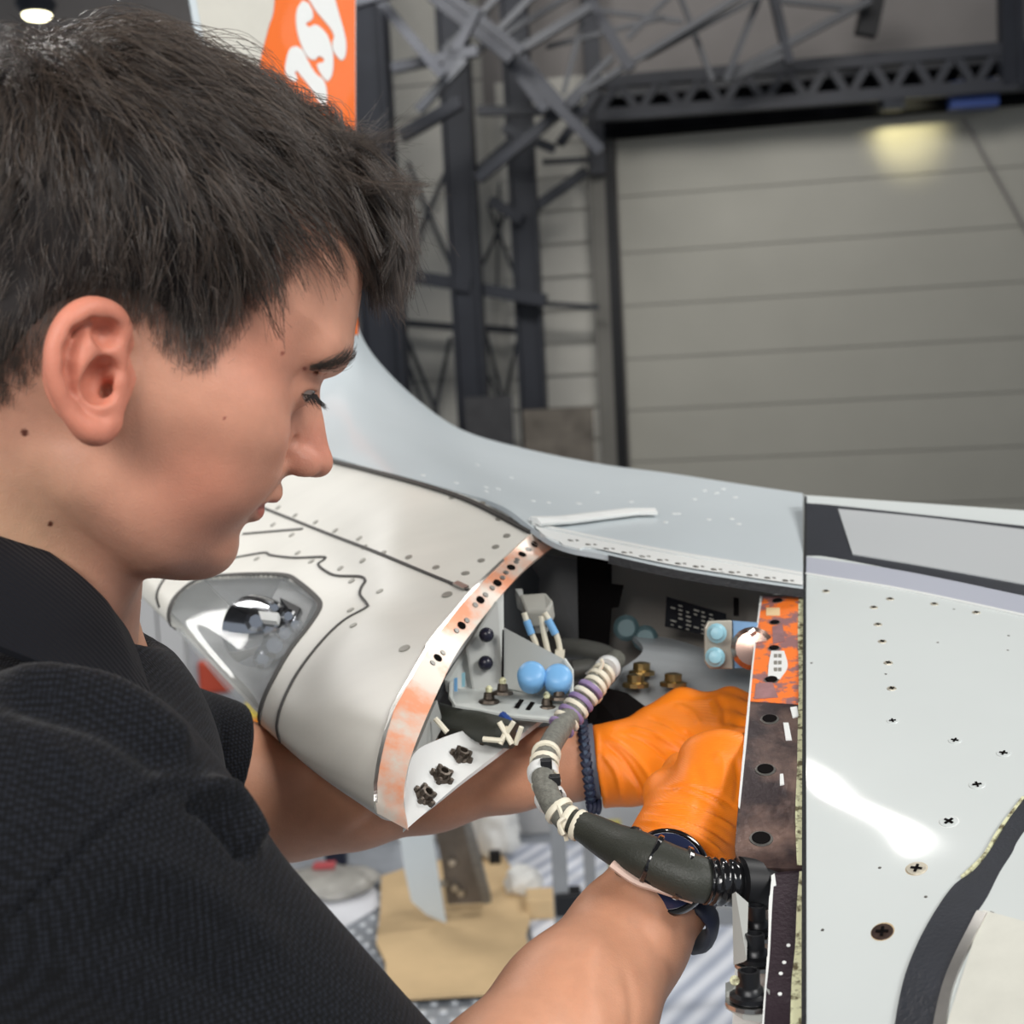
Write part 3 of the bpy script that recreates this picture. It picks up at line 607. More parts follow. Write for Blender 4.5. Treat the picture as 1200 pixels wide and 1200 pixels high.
for x, y, r in ((911, 704.5, .0036), (908, 730, .0034), (907, 760, .0036), (904, 797, .0042), (902, 843, .0048), (897, 902, .0050), (892, 983, .0053)):
    l, n = PS.hit(x, y); o = MB().lathe(l-n*.0002, n, [(r*1.25, 0), (r*1.2, .0007), (r*.85, .0009)], 18).build('hole_rim', m_dmetal, sp)
    MB().lathe(l, n, [(r, 0), (r*.95, .0011)], 16).build('hole', m_hole, o)
# lower plate
QS = Sheet(ctl([[(904, 1024, pd(1024)+.006), (922, 1021, pd(1021)+.004), (942, 1020, pd(1020)+.001)], [(901, 1060, pd(1060)+.006), (920, 1060, pd(1060)+.004), (942, 1060, pd(1060)+.001)], [(899, 1120, pd(1120)+.006), (918, 1120, pd(1120)+.004), (942, 1120, pd(1120)+.001)],
 [(893, 1200, pd(1200)+.006), (915, 1200, pd(1200)+.004), (942, 1200, pd(1200)+.001)], [(888, 1280, pd(1280)+.006), (912, 1280, pd(1280)+.004), (942, 1280, pd(1280)+.001)]]), 60, 20, .003)
m_purp = mat('purple_brown_metal', (56, 46, 52), .38, .4, var=.2, vscale=60, bump=.5, bscale=420)
sq = link('splice_plate', QS.mesh('splice_plate'), wing, m_purp)
pp([(904, 1024), (901, 1060), (899, 1120), (896, 1160), (893, 1205)], [(908, 1021), (905, 1060), (902, 1120), (898, 1160), (895, 1205)], .0005, 'cream_edge', m_white, S=QS, par=sq, n=50)
pp([(937, 1022), (934, 1060), (932, 1110), (928, 1150), (926, 1210)], [(941.5, 1022), (941, 1060), (941, 1110), (941, 1150), (941, 1210)], .0006, 'sealant_line', m_cream, S=QS, par=sq, n=50)
for x, y in ((919, 1128), (915, 1141), (914, 1165), (924, 1108)): wb('white_paint_fleck', m_white, sq, lambda m: QS.screw(m, x, y, .0011, .0003, n=6))
# white side frame with connectors below the plate
plate([(867, 1052, .70), (902, 1030, .70), (902, 1200, .62), (858, 1200, .64), (862, 1120, .67)], 0, .006).build('side_frame', m_white, wing)
m_conn = mat('connector_black', (30, 31, 34), .35, .3)
for (x, y, r, d) in ((887, 1075, .0065, .665), (885, 1108, .0068, .645), (878, 1152, .0075, .615)):
    c = P(x, y, d); up = (P(x-1, y-30, d)-c).normalized(); mb = MB()
    r *= .72; mb.lathe(c-up*.006, up, [(r*1.8, -.002), (r*1.8, .0005), (r*1.3, .0015), (r*1.2, .004), (r, .005), (r, .012), (r*.75, .0122), (r*.7, .006)], 16)
    cn = mb.build('connector', m_conn, wing, smooth=True)
    MB().lathe(c-up*.0085, up, [(r*2.2, -.002), (r*2.2, .0)], 16).build('washer', m_metal, cn)
plate([(862, 1045, .66), (877, 1058, .66), (875, 1125, .635), (864, 1128, .64)], 0, .003).build('side_frame_lip', m_int, wing)
plate([(850, 1152, .622), (870, 1144, .63), (902, 1160, .61), (900, 1190, .605), (870, 1185, .61), (850, 1172, .62)], 0, .004).build('base_bracket', m_int, wing)
for x, y in ((861, 1149), (878, 1163)): MB().lathe(P(x, y, .612), CM.translation-P(x, y, .612), [(.0024, 0), (.0022, .0012)], 12).build('bolt', m_cream, wing)
# ---- open bay interior: spar, floor, brackets
m_spar = mat('spar_grey_paint', (120, 116, 110), .5, var=.1, vscale=6)
spar = link('spar', Sheet(ctl([[(590, 625, 1.10), (700, 645, 1.12), (800, 665, 1.10), (905, 690, 1.04)], [(600, 700, 1.12), (700, 720, 1.13), (800, 740, 1.10), (905, 770, 1.02)], [(600, 830, 1.12), (700, 830, 1.12), (790, 790, 1.08), (905, 840, .98)]]), 20, 30, .004).mesh('spar'), wing, m_spar)
plate([(676, 640, 1.09), (716, 652, 1.08), (716, 684, 1.08), (730, 686, 1.08), (724, 712, 1.08), (716, 713, 1.08), (712, 766, 1.07), (678, 752, 1.08), (675, 700, 1.09)], 0, .003).build('black_pad', m_hole, spar)
plate([(600, 650, 1.085), (640, 650, 1.085), (676, 655, 1.085), (678, 755, 1.075), (600, 730, 1.085)], 0, .003).build('dark_web_panel', mat('dark_web', (70, 70, 70), .5, var=.15), spar)
pl = plate([(781, 699, 1.062), (851, 719, 1.05), (851, 749, 1.045), (779, 734, 1.058)], 0, .002).build('placard', mat('placard_black', (20, 21, 26), .75, spec=.15), spar)
for r_ in range(6):
    for c_ in range(7):
        if random.random() < .75:
            x = 786+c_*9; y = 706+r_*5+c_*2.6; ln = random.uniform(3, 7)
            plate([(x, y, 1.0485), (x+ln, y+ln*.28, 1.0475), (x+ln, y+ln*.28+1.6, 1.0475), (x, y+1.6, 1.0485)], 0, .0006).build('printed_line', m_rivet, pl)
plate([(860, 700, 1.03), (866, 701, 1.03), (866, 722, 1.03), (860, 722, 1.03)], 0, .002).build('stencil_mark', m_hole, spar)
for x, y in ((734, 736), (756, 748)): MB().lathe(P(x, y, 1.055), CM.translation-P(x, y, 1.055), [(.011, -.006), (.011, 0), (.007, .006)], 14).build('rivet_head', mat('teal_cap', (92, 118, 122), .4), spar, smooth=True)
shelf = Sheet(ctl([[(740, 742, 1.06), (800, 752, 1.05), (905, 790, 1.0)], [(752, 765, 1.0), (810, 780, .99), (905, 815, .96)], [(700, 800, .98), (760, 840, .94), (905, 900, .90)]]), 16, 20, .004)
m_shelf = mat('brushed_grey', (176, 180, 182), .35, .35, var=.08, vscale=12, stretch=(1, 6, 1))
link('bay_floor', shelf.mesh('bay_floor'), wing, m_shelf)
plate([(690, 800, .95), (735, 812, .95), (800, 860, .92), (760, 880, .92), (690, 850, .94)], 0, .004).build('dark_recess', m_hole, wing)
plate([(628, 845, .98), (700, 825, .97), (760, 870, .93), (700, 880, .94), (640, 872, .96)], 0, .004).build('lower_rail', m_shelf, wing)
m_gold = mat('gold_bolt', (150, 128, 84), .3, .9, var=.2, vscale=100)
for x, y, d in ((752, 787, .97), (745, 801, .955), (789, 800, .95)):
    MB().lathe(P(x, y+4, d), P(x, y-16, d)-P(x, y+4, d), [(.010, 0), (.010, .003), (.0065, .004), (.0065, .009), (.003, .010)], 12).build('bolt', m_gold, wing, smooth=True, angle=30)
# hinge bracket with two pale blue fasteners beside the plate
br_ = plate([(830, 728, .93), (858, 727, .93), (859, 784, .93), (832, 784, .93), (826, 776, .93), (826, 736, .93)], 0, .005)
m_tan2 = mat('tan_metal', (176, 172, 160), .4, .3)
hb = br_.build('hinge_bracket', m_tan2, wing, bevel=.001)
plate([(859, 728, .935), (888, 730, .935), (884, 782, .935), (861, 783, .935)], 0, .006).build('blue_lug', mat('pale_blue_primer', (120, 158, 196), .45, var=.12, vscale=60), hb)
m_lb = mat('light_blue_sealant', (140, 186, 200), .4)
for x, y in ((840, 742), (838, 770)):
    MB().lathe(P(x, y, .924), CM.translation-P(x, y, .924), [(.0072, 0), (.0072, .003), (.0055, .0045), (.0045, .007), (.002, .0078)], 14).build('fastener', m_lb, hb, smooth=True)
MB().lathe(P(882, 760, .918), CM.translation-P(882, 760, .918), [(.015, -.004), (.0155, .003), (.012, .007), (.004, .008)], 20).build('pin', mat('copper_metal', (168, 140, 128), .25, .9), hb, smooth=True)
MB().tube([P(878, 742, .91), P(884, 738, .91)], .003, 8).build('pin_key', m_metal, hb)
# connector bracket in the nose box: backplate with two black domes, gusset, ledge, blue caps
m_brk = mat('bracket_grey_white', (188, 192, 188), .45, var=.03, vscale=20)
bk = thing('connector_bracket', P(600, 830, .92), None, None, parent=wing)
del_keys = None
plate([(525, 798, .925), (548, 762, .94), (590, 690, .965), (591, 808, .94), (553, 810, .93), (527, 812, .925)], 0, .003).build('back_web', m_brk, bk)
plate([(549, 762, .93), (562, 740, .935), (583, 706, .945), (590, 808, .93), (556, 808, .925)], 0, .002).build('web_panel', m_int, bk)
plate([(590, 735, .93), (660, 772, .905), (669, 784, .90), (669, 826, .895), (668, 822, .895), (591, 806, .925)], 0, .003).build('gusset', m_brk, bk)
plate([(588.5, 738, .928), (590.5, 738, .928), (590.5, 794, .924), (587.5, 794, .924)], 0, .001).build('slot', m_hole, bk)
lg = plate([(527, 806, .93), (590, 806, .93), (668, 812, .905), (669, 826, .885), (664, 838, .87), (655, 843, .865), (600, 838, .87), (540, 828, .875), (530, 824, .88)], 0, .003)
lg.build('ledge', m_brk, bk)
MB().tube([P(*p) for p in ((528, 800, .905), (528, 818, .88), (534, 827, .873), (600, 839, .868), (655, 844, .863), (665, 838, .868), (670, 826, .883), (670, 786, .898), (661, 773, .903))], .0016, 6).build('rolled_edge', m_brk, bk, smooth=True)
m_dome = mat('black_dome', (34, 34, 48), .25)
for x, y in ((570, 744), (569, 777)):
    MB().lathe(P(x, y, .925), CM.translation-P(x, y, .925), [(.0052, -.002), (.0055, .001), (.0045, .0035), (.0025, .005)], 16).build('plug', m_dome, bk, smooth=True)
m_bcap = mat('blue_cap', (120, 176, 224), .38)
for x, y in ((623, 790), (654, 793)):
    c = P(x, y, .885); ax = (CM.translation-c).normalized()+(P(x, y-10, .885)-P(x, y, .885)).normalized()*.6; ax.normalize()
    o = MB().lathe(c, ax, [(.0090, -.012), (.0100, -.006), (.0102, -.001), (.0092, .0022), (.0060, .0040), (.002, .0045)], 20).build('cap', m_bcap, bk, smooth=True, angle=60)
for (x, y) in ((589, 812), (573, 822), (655, 818), (641, 829)):
    c = P(x, y, .885); up = (P(x, y-10, .885)-c).normalized(); mb = MB(); mb.lathe(c, up, [(.0075, -.001), (.0070, .001), (.004, .002), (.0035, .006), (.0025, .0065)], 12)
    mb.build('anchor_nut', m_nut, bk); MB().lathe(c+up*.006, up, [(.0022, 0), (.0026, .003), (.001, .005)], 8).build('stud', m_cream, bk)
for x, y in ((606, 824), (619, 827)):
    plate([(x-3, y+4, .876), (x+3, y-5, .884), (x+8, y-4, .884), (x+2, y+5, .876)], 0, .001).build('slot_mark', m_hole, bk)
for x, y, m_ in ((534, 803, m_bcap), (543, 797, m_lb)):
    plate([(x-2, y+8, .918), (x-2, y-8, .918), (x+2, y-9, .918), (x+2, y+8, .918)], 0, .001).build('blue_mark', m_, bk)
# white cable clamp block with three sleeved wires
cb = thing('clamp_block', P(625, 725, .98), None, None, parent=wing)
plate([(608, 696, .99), (640, 694, .985), (648, 703, .97), (642, 716, .965), (616, 716, .97), (612, 706, .98)], 0, .014).build('block', mat('clamp_plastic', (176, 176, 168), .5), cb, bevel=.002)
plate([(622, 716, .975), (642, 716, .972), (640, 742, .975), (628, 742, .98)], 0, .008).build('stem', m_int, cb)
plate([(604, 690, 1.0), (612, 690, 1.0), (616, 712, .99), (606, 705, 1.0)], 0, .01).build('clip', m_int, cb)
m_cable = mat('cream_tie', (222, 216, 196), .5)
for pts in ([(614, 718), (620, 736), (627, 752), (630, 765)], [(638, 718), (647, 733), (654, 750), (657, 768)], [(634, 722), (638, 745), (643, 768)]):
    MB().tube(curve([P(x, y, .955) for x, y in pts], 14), .0022, 8).build('wire', m_cable, cb, smooth=True)
for a, b in (((617, 727), (623, 743)), ((642, 726), (651, 743))):
    MB().tube([P(*a, .953), P(*b, .953)], .0030, 10).build('blue_sleeve', m_bcap, cb, smooth=True)
plate([(651, 762, .95), (662, 762, .95), (661, 774, .95), (650, 772, .95)], 0, .006).build('end_tab', m_cable, cb)
# hidden stiff structure that carries the bay: lower skin under the floor
link('lower_skin', Sheet(ctl([[(480, 985, .80), (700, 960, .96), (930, 1010, .74)], [(620, 900, 1.0), (760, 900, 1.04), (930, 930, .86)], [(690, 860, 1.16), (800, 850, 1.14), (935, 860, 1.0)]][1:]), 14, 20, .004).mesh('lower_skin'), wing, m_int)
# ================================================================ wire harness
har = thing('cable_harness', P(760, 1000, .72), 'black sleeved wire harness with cream ties crossing in front of the wristwatch', 'cable')
m_slv = mat('charcoal_sleeve', (50, 52, 46), .5, var=.1, vscale=150, bump=.3, bscale=900)
m_gryb = mat('grey_braid', (112, 112, 104), .6, var=.3, vscale=300, bump=.5, bscale=900)
m_shr = mat('shrink_tube', (20, 20, 22), .15, coat=.6, bump=.9, bscale=130)
m_tape = mat('purple_tape', (140, 120, 160), .5)
A = [(722, 772, .98), (712, 782, .96), (700, 795, .93), (686, 815, .90), (664, 845, .86), (648, 868, .83), (638, 892, .79), (638, 918, .77), (648, 942, .75), (664, 960, .74)]
MB().tube(curve([P(*p) for p in A], 60), [.0075]*60, 12).build('thin_cable', m_gryb, har, smooth=True)
B_ = [(664, 960, .74), (690, 972, .73), (722, 990, .715), (755, 1004, .70), (790, 1020, .69), (822, 1031, .685), (850, 1034, .69), (900, 1038, .70)]
rad = np.interp(np.linspace(0, 1, 60), [0, .07, .18, .35, .6, .8, 1], [.0070, .0080, .0100, .0126, .0130, .0118, .0115])
MB().tube(curve([P(*p) for p in B_], 60), list(rad), 16).build('thick_sleeve', m_slv, har, smooth=True)
MB().tube(curve([P(826, 1031.5, .683), P(845, 1033.5, .685), P(872, 1035, .69)], 24), [.0122+.0006*math.sin(i*1.3) for i in range(24)], 18).build('shrink_wrap', m_shr, har, smooth=True)
MB().tube([P(866, 1035, .685), P(904, 1037, .69)], [.0140, .0132], 24).build('end_boot', m_black, har, smooth=True)
def ring(pt, nxt, r, w, mt, name='tie', knob=False):
    a = P(*pt); t = (P(*nxt)-a).normalized(); MB().lathe(a-t*w/2, t, [(r, 0), (r*1.06, w*.2), (r*1.06, w*.8), (r, w)], 20).build(name, mt, har, smooth=True)
    if knob:
        k = a+(P(pt[0]-8, pt[1]+30, pt[2])-a).normalized()*r*.7+(CM.translation-a).normalized()*r*.7; MB().box(k, .0022, .0018, .0028, (t, t.cross((0, 0, 1)).normalized(), Vector((0, 0, 1)))).build('tie_head', mt, har, bevel=.0005)
for q, n_ in (((737, 998, .711), (744, 1001, .709)), ((764, 1008, .698), (772, 1012, .697)), ((800, 1023, .69), (808, 1026, .69))): ring(q, n_, .0138, .0034, m_shr, knob=True)
for i in range(7):
    t = i/6; ring((690-34*t+2, 812+44*t-4, .90-.045*t), (680-34*t, 824+44*t, .895-.045*t), .0092, .0034, m_tape if i % 2 == 0 else m_cable, 'tape_wrap')
for q, n_ in (((702, 796, .925), (695, 804, .92)), ((697, 804, .915), (690, 812, .91)), ((692, 812, .905), (686, 820, .90)), ((707, 790, .935), (702, 796, .93)), ((638, 893, .79), (637, 903, .785)), ((637, 902, .785), (637, 912, .78)), ((638, 910, .78), (639, 920, .775)), ((640, 918, .773), (644, 930, .77)), ((640, 884, .8), (638, 893, .79)), ((655, 950, .745), (662, 958, .742)), ((666, 962, .739), (674, 966, .737)), ((678, 967, .735), (686, 971, .733))):
    ring(q, n_, .0088, .0040, m_cable)
for a, b, c in (((640, 905, .77), (632, 912, .77), (633, 935, .765)), ((652, 940, .74), (658, 955, .735), (664, 985, .735)), ((700, 790, .92), (706, 778, .92), (704, 772, .92)), ((662, 958, .73), (655, 965, .73), (660, 978, .73))):
    MB().tube(curve([P(*a), P(*b), P(*c)], 10), .0014, 6).build('tie_tail', m_cable, har, smooth=True)
for a in ((650, 914, .765), (652, 932, .76), (640, 895, .775)): MB().box(P(*a), .0035, .003, .003).build('tie_head', m_black, har, bevel=.0008)
MB().tube(curve([P(*p) for p in ((726, 1012, .70), (745, 1020, .695), (764, 1026, .69), (790, 1030, .685), (820, 1043, .68), (836, 1048, .68))], 24), .0016, 6).build('white_lacing', m_cable, har, smooth=True)
# short duct with white lacing inside the nose box
har2 = thing('cable_duct', P(560, 850, .86), 'short charcoal cable duct laced with cream ties below the white connector bracket', 'cable')
MB().tube(curve([P(505, 842, .90), P(530, 848, .88), (P(560, 852, .865)), P(585, 858, .85), P(602, 862, .845)], 24), list(np.linspace(.0125, .009, 24)), 16).build('sleeve', m_slv, har2, smooth=True)
MB().tube(curve([P(480, 852, .90), P(505, 845, .895), P(520, 850, .89)], 10), .011, 12).build('cable_end', m_cable, har2, smooth=True)
for a, b in (((566, 866), (590, 868)), ((588, 868), (602, 846)), ((585, 846), (600, 872)), ((604, 872), (611, 852)), ((596, 852), (586, 872)), ((510, 842), (524, 858))):
    MB().tube([P(*a, .838), P(*b, .835)], .0018, 6).build('lacing', m_cable, har2, smooth=True)
MB().tube(curve([P(588, 838, .86), P(596, 846, .855), P(604, 860, .85)], 8), .003, 8).build('blue_wire', m_blue, har2, smooth=True)
har3 = thing('hose', P(700, 780, 1.0), 'dark grey bent hose and clamp deep in the open bay behind the bracket', 'hose')
MB().tube(curve([P(660, 760, 1.02), P(685, 762, 1.01), P(712, 770, 1.0), P(718, 785, .99), P(706, 806, .98)], 24), .0085, 10).build('tube', mat('hose_grey', (72, 72, 68), .5, var=.2), har3, smooth=True)
MB().tube(curve([P(672, 786, .97), P(690, 784, .97), P(702, 790, .97)], 12), .008, 10).build('tube', bpy.data.materials['hose_grey'], har3, smooth=True)
plate([(686, 790, .955), (700, 776, .955), (707, 786, .955), (698, 800, .955)], 0, .006).build('clamp', m_int, har3)
# white plastic scraper lying on the skin joint
scr = thing('plastic_scraper', P(690, 612, 1.1), 'thin white plastic scraper lying across the seam on top of the grey wing skin', 'tool')
def onT(x, y, h): return TS.hit(x, y, h)[0]
vs = []; path = [(622, 619), (660, 614), (700, 609), (740, 604), (768, 604)]; wds = [.006, .008, .009, .011, .010]
mb = MB(); L2 = [onT(x, y, .004) for x, y in path]
for i, (p, w_) in enumerate(zip(L2, wds)):
    t = (L2[min(i+1, 4)]-L2[max(i-1, 0)]).normalized(); n = TS.hit(*path[i])[1]; x = t.cross(n).normalized()
    vs += [p-x*w_-n*.002, p-x*w_+n*.001, p+n*.003, p+x*w_+n*.001, p+x*w_-n*.002]
fs = [(5*i+k, 5*i+(k+1) % 5, 5*i+5+(k+1) % 5, 5*i+5+k) for i in range(4) for k in range(5)]+[(4, 3, 2, 1, 0), (20, 21, 22, 23, 24)]
mb.add(vs, fs).build('blade', m_white, scr, bevel=.0006)

for k, (q, n_) in enumerate((((636, 906, .78), (637, 914, .775)), ((645, 936, .765), (650, 944, .76)), ((712, 783, .95), (706, 789, .94)))): ring(q, n_, .0090, .0075, m_white, 'marker_sleeve')
MB().tube(curve([P(*p) for p in ((718, 1012, .700), (745, 1031, .694), (775, 1041, .690), (812, 1053, .688))], 20), .0040, 8, flat=.6).build('pink_sleeve', mat('pale_pink_sleeve', (206, 178, 164), .6), har, smooth=True)
# ================================================================ the man
import openvdb as vdb
def smin(a, b, k):
    h = np.clip(.5+.5*(b-a)/k, 0, 1); return b+(a-b)*h-k*h*(1-h)
def smax(a, b, k): return -smin(-a, -b, k)
def ell(X, Y, Z, c, r, A=None):
    x, y, z = X-c[0], Y-c[1], Z-c[2]
    if A is not None:
        A = np.asarray(A, np.float32); x, y, z = A[0, 0]*x+A[0, 1]*y+A[0, 2]*z, A[1, 0]*x+A[1, 1]*y+A[1, 2]*z, A[2, 0]*x+A[2, 1]*y+A[2, 2]*z
    k = np.sqrt((x/r[0])**2+(y/r[1])**2+(z/r[2])**2); return (k-1)*min(r)*.5+(k-1)*.5*(sum(r)/3)
def cap(X, Y, Z, a, b, ra, rb):
    a = np.asarray(a, np.float32); b = np.asarray(b, np.float32); d = b-a; L = float(d@d)
    t = np.clip(((X-a[0])*d[0]+(Y-a[1])*d[1]+(Z-a[2])*d[2])/L, 0, 1)
    return np.sqrt((X-a[0]-t*d[0])**2+(Y-a[1]-t*d[1])**2+(Z-a[2]-t*d[2])**2)-(ra+(rb-ra)*t)
def chain(X, Y, Z, pts, k=.003):
    f = None
    for p, q in zip(pts[:-1], pts[1:]):
        g = cap(X, Y, Z, p[:3], q[:3], p[3], q[3]); f = g if f is None else smin(f, g, k)
    return f
def grid(lo, hi, h):
    ax = [np.arange(l, u+h, h, dtype=np.float32) for l, u in zip(lo, hi)]
    return ax[0][:, None, None], ax[1][None, :, None], ax[2][None, None, :], tuple(len(a) for a in ax)
def tomesh(Fld, lo, h, to_world, name):
    g = vdb.FloatGrid(1.0); g.copyFromArray(np.ascontiguousarray(Fld.astype(np.float32)))
    pts, quads = g.convertToQuads(0.0)
    pts = pts*h+np.asarray(lo); W_ = to_world(pts)
    quads = quads[:, ::-1] if True else quads
    me = bpy.data.meshes.new(name); me.from_pydata(W_.tolist(), [], quads.tolist()); me.update()
    # outward normals
    v = W_; q = quads; c = v.mean(0); a = v[q[:, 0]]-c; n = np.cross(v[q[:, 1]]-v[q[:, 0]], v[q[:, 2]]-v[q[:, 0]])
    if (a*n).sum() < 0: me.flip_normals()
    me.shade_smooth(); return me
M3 = np.array(CM.to_3x3()); T3 = np.array(CM.translation)
def cam2w(p): return p@M3.T+T3
def w2cam(p): return (p-T3)@M3
def C(px, py, d): return np.array([(px-600)/F*d, -(py-600)/F*d, -d])
def verts(me):
    a = np.empty(len(me.vertices)*3, np.float32); me.vertices.foreach_get('co', a); return a.reshape(-1, 3)
def norms(me):
    a = np.empty(len(me.vertices)*3, np.float32); me.vertices.foreach_get('normal', a); return a.reshape(-1, 3)
def setv(me, v): me.vertices.foreach_set('co', np.ascontiguousarray(v, np.float32).ravel()); me.update()
def pixv(v):
    c = w2cam(v); return 600+c[:, 0]/-c[:, 2]*F, 600-c[:, 1]/-c[:, 2]*F, -c[:, 2]
def sculpt(me, strokes, dmin=0, dmax=9):
    """raise or press real creases along lines drawn on the facing side: (points, width px, height m)"""
    v = verts(me); n = norms(me); x, y, d = pixv(v); view = T3-v; fac = (n*view).sum(1)/np.linalg.norm(view, axis=1)
    w_ = np.clip(fac*2.5, 0, 1)*((d > dmin) & (d < dmax)); add = np.zeros(len(v))
    for pts, wd_, amp in strokes:
        pl = crom(np.array(pts, float), 8*len(pts)); a = pl[:-1]; b = pl[1:]
        bx = (x > pl[:, 0].min()-3*wd_) & (x < pl[:, 0].max()+3*wd_) & (y > pl[:, 1].min()-3*wd_) & (y < pl[:, 1].max()+3*wd_) & (w_ > 0)
        ii = np.nonzero(bx)[0]
        if not len(ii): continue
        best = np.full(len(ii), 1e9); bt = np.zeros(len(ii))
        for k in range(len(a)):
            dx, dy = b[k]-a[k]; L = dx*dx+dy*dy+1e-9; t = np.clip(((x[ii]-a[k, 0])*dx+(y[ii]-a[k, 1])*dy)/L, 0, 1)
            dd = np.hypot(x[ii]-a[k, 0]-t*dx, y[ii]-a[k, 1]-t*dy); m = dd < best; best[m] = dd[m]; bt[m] = (k+t[m])/len(a)
        add[ii] += amp*np.exp(-(best/wd_)**2)*np.clip(np.minimum(bt, 1-bt)*6+.15, 0, 1)
    setv(me, v+n*(add*w_)[:, None])
def setcol(me, cols, name='skin'):
    at = me.color_attributes.new(name, 'FLOAT_COLOR', 'POINT'); c = np.ones((len(me.vertices), 4), np.float32); c[:, :3] = cols; at.data.foreach_set('color', c.ravel())
# ---- head frame: f forward, u up, l towards the viewer's side
p_, y_ = R(24), R(20)
f0 = np.array([math.cos(p_), -math.sin(p_), 0]); u0 = np.array([math.sin(p_), math.cos(p_), 0]); l0 = np.array([0, 0, 1.])
fH = f0*math.cos(y_)-l0*math.sin(y_); lH = l0*math.cos(y_)+f0*math.sin(y_); uH = u0
OH = C(128, 440, .55)-lH*.070
H3 = np.stack([fH, uH, lH])           # rows
def h2w(p): return cam2w(p@H3+OH)
def w2h(p): return (w2cam(p)-OH)@H3.T
def hp(px, py, l=0.0):
    r = np.array([(px-600)/F, -(py-600)/F, -1.]); t = (OH.dot(lH)+l)/r.dot(lH); q = (r*t-OH)@H3.T; return q
face = [(.090, .034), (.0955, .042), (.1005, .051), (.1012, .060), (.0995, .070), (.0955, .086), (.0880, .103), (.070, .1165), (.045, .130), (.010, .1375), (-.030, .139), (-.065, .122), (-.092, .090), (-.101, .050), (-.096, .012), (-.083, -.022), (-.066, -.042), (-.035, -.055), (.0, -.072),
        (.03, -.081), (.0500, -.0850), (.0640, -.0835), (.0765, -.0795), (.0850, -.0745), (.0905, -.0680), (.0925, -.0605), (.0915, -.0540), (.0893, -.0475), (.0905, -.040), (.0925, -.033), (.0945, -.026), (.0965, -.018), (.0965, -.010), (.091, .0), (.087, .012), (.087, .024)]
nosep = [(.0960, .040), (.0975, .035), (.1010, .0275), (.1060, .0200), (.1110, .0125), (.1155, .0065), (.1180, .0015), (.1172, -.0035), (.1130, -.0070), (.1070, -.0095), (.1000, -.0118), (.0850, -.014), (.078, .01), (.084, .036)]
def sd2(X, Y, poly):
    pl = crom(np.array(poly+[poly[0]], float), len(poly)*5)[:-1]; d = np.full(np.broadcast(X, Y).shape, 9., np.float32); n = len(pl)
    for i in range(n):
        a = pl[i]; b = pl[(i+1) % n]; e = b-a; L = e@e; t = np.clip(((X-a[0])*e[0]+(Y-a[1])*e[1])/L, 0, 1)
        d = np.minimum(d, np.hypot(X-a[0]-t*e[0], Y-a[1]-t*e[1]))
    ins = inpoly(np.broadcast_to(X, d.shape), np.broadcast_to(Y, d.shape), [tuple(p) for p in pl]); return np.where(ins, -d, d).astype(np.float32)
def rbf(X, Y, pts, s=.022):
    num = 0; den = 0
    for x, y, v in pts:
        w_ = np.exp(-((X-x)**2+(Y-y)**2)/(2*s*s))+1e-7; num = num+w_*v; den = den+w_
    return (num/den).astype(np.float32)
h = .00095; lo = (-.112, -.150, -.104); hi = (.128, .152, .104)
X, Y, Z, shp = grid(lo, hi, h)
X2, Y2 = X[:, :, 0], Y[:, :, 0]; AZ = np.abs(Z)
e = -sd2(X2, Y2, face)
Wd = rbf(X2, Y2, [(-.03, .06, .0775), (-.07, .05, .074), (0, .09, .076), (.04, .09, .070), (.045, .05, .0665), (.062, .055, .0625), (.05, .012, .0680), (.03, .0, .0700), (0, .01, .0715), (-.04, .0, .069), (0, -.045, .0610), (.03, -.055, .056), (.055, -.055, .047), (.052, -.028, .0570), (.075, -.03, .045), (.078, -.065, .027), (.085, .09, .060), (.09, .055, .058), (.075, .02, .060), (.072, -.002, .0585), (-.06, -.03, .055), (-.02, -.06, .056), (.09, -.02, .040)], .018)
Rr = rbf(X2, Y2, [(-.08, .05, .085), (0, .12, .085), (.05, .11, .075), (.085, .09, .062), (.095, .058, .046), (.085, .02, .036), (.085, .0, .034), (.09, -.02, .036), (.09, -.035, .036), (.088, -.062, .030), (.06, -.08, .030), (.03, -.08, .030), (0, -.07, .03), (-.05, -.04, .06), (0, .0, .06), (.04, 0, .05)], .016)
a_ = (AZ/Wd[:, :, None])**2.25+(np.clip(1-e/Rr, 0, 9)**2.1)[:, :, None]
Fh = (a_**(1/2.15)-1)*(.5*(np.minimum(Wd, Rr)+Rr))[:, :, None]*.9
# nose
en = -sd2(X2, Y2, nosep); Wn = np.clip(.0088+np.clip(.030-Y2, 0, .03)*.16+np.clip(.100-X2, 0, .03)*.85, .006, .04); Rn = .0125
an = (AZ/Wn[:, :, None])**2.0+(np.clip(1-en/Rn, 0, 9)**2.0)[:, :, None]; Fn = (np.sqrt(an)-1)*.011
Fh = smin(Fh, Fn, .0065)
tb = ell(X, Y, AZ, (.1105, -.0005, .0035), (.0072, .0068, .0068)); Fh = smin(Fh, tb, .004)
ala = ell(X, Y, AZ, (.1008, -.0035, .0128), (.0105, .0078, .0062)); Fh = smin(Fh, ala, .0032)
# crease behind the nostril wing
Fh = smax(Fh, -chain(X, Y, AZ, [(.0935, .0060, .0175, .0012), (.0900, -.0005, .0195, .0012), (.0895, -.0070, .0185, .0012)], .002), .0035)
nos = ell(X, Y, AZ, (.1035, -.0088, .0098), (.0070, .0040, .0046)); Fh = smax(Fh, -nos, .002)
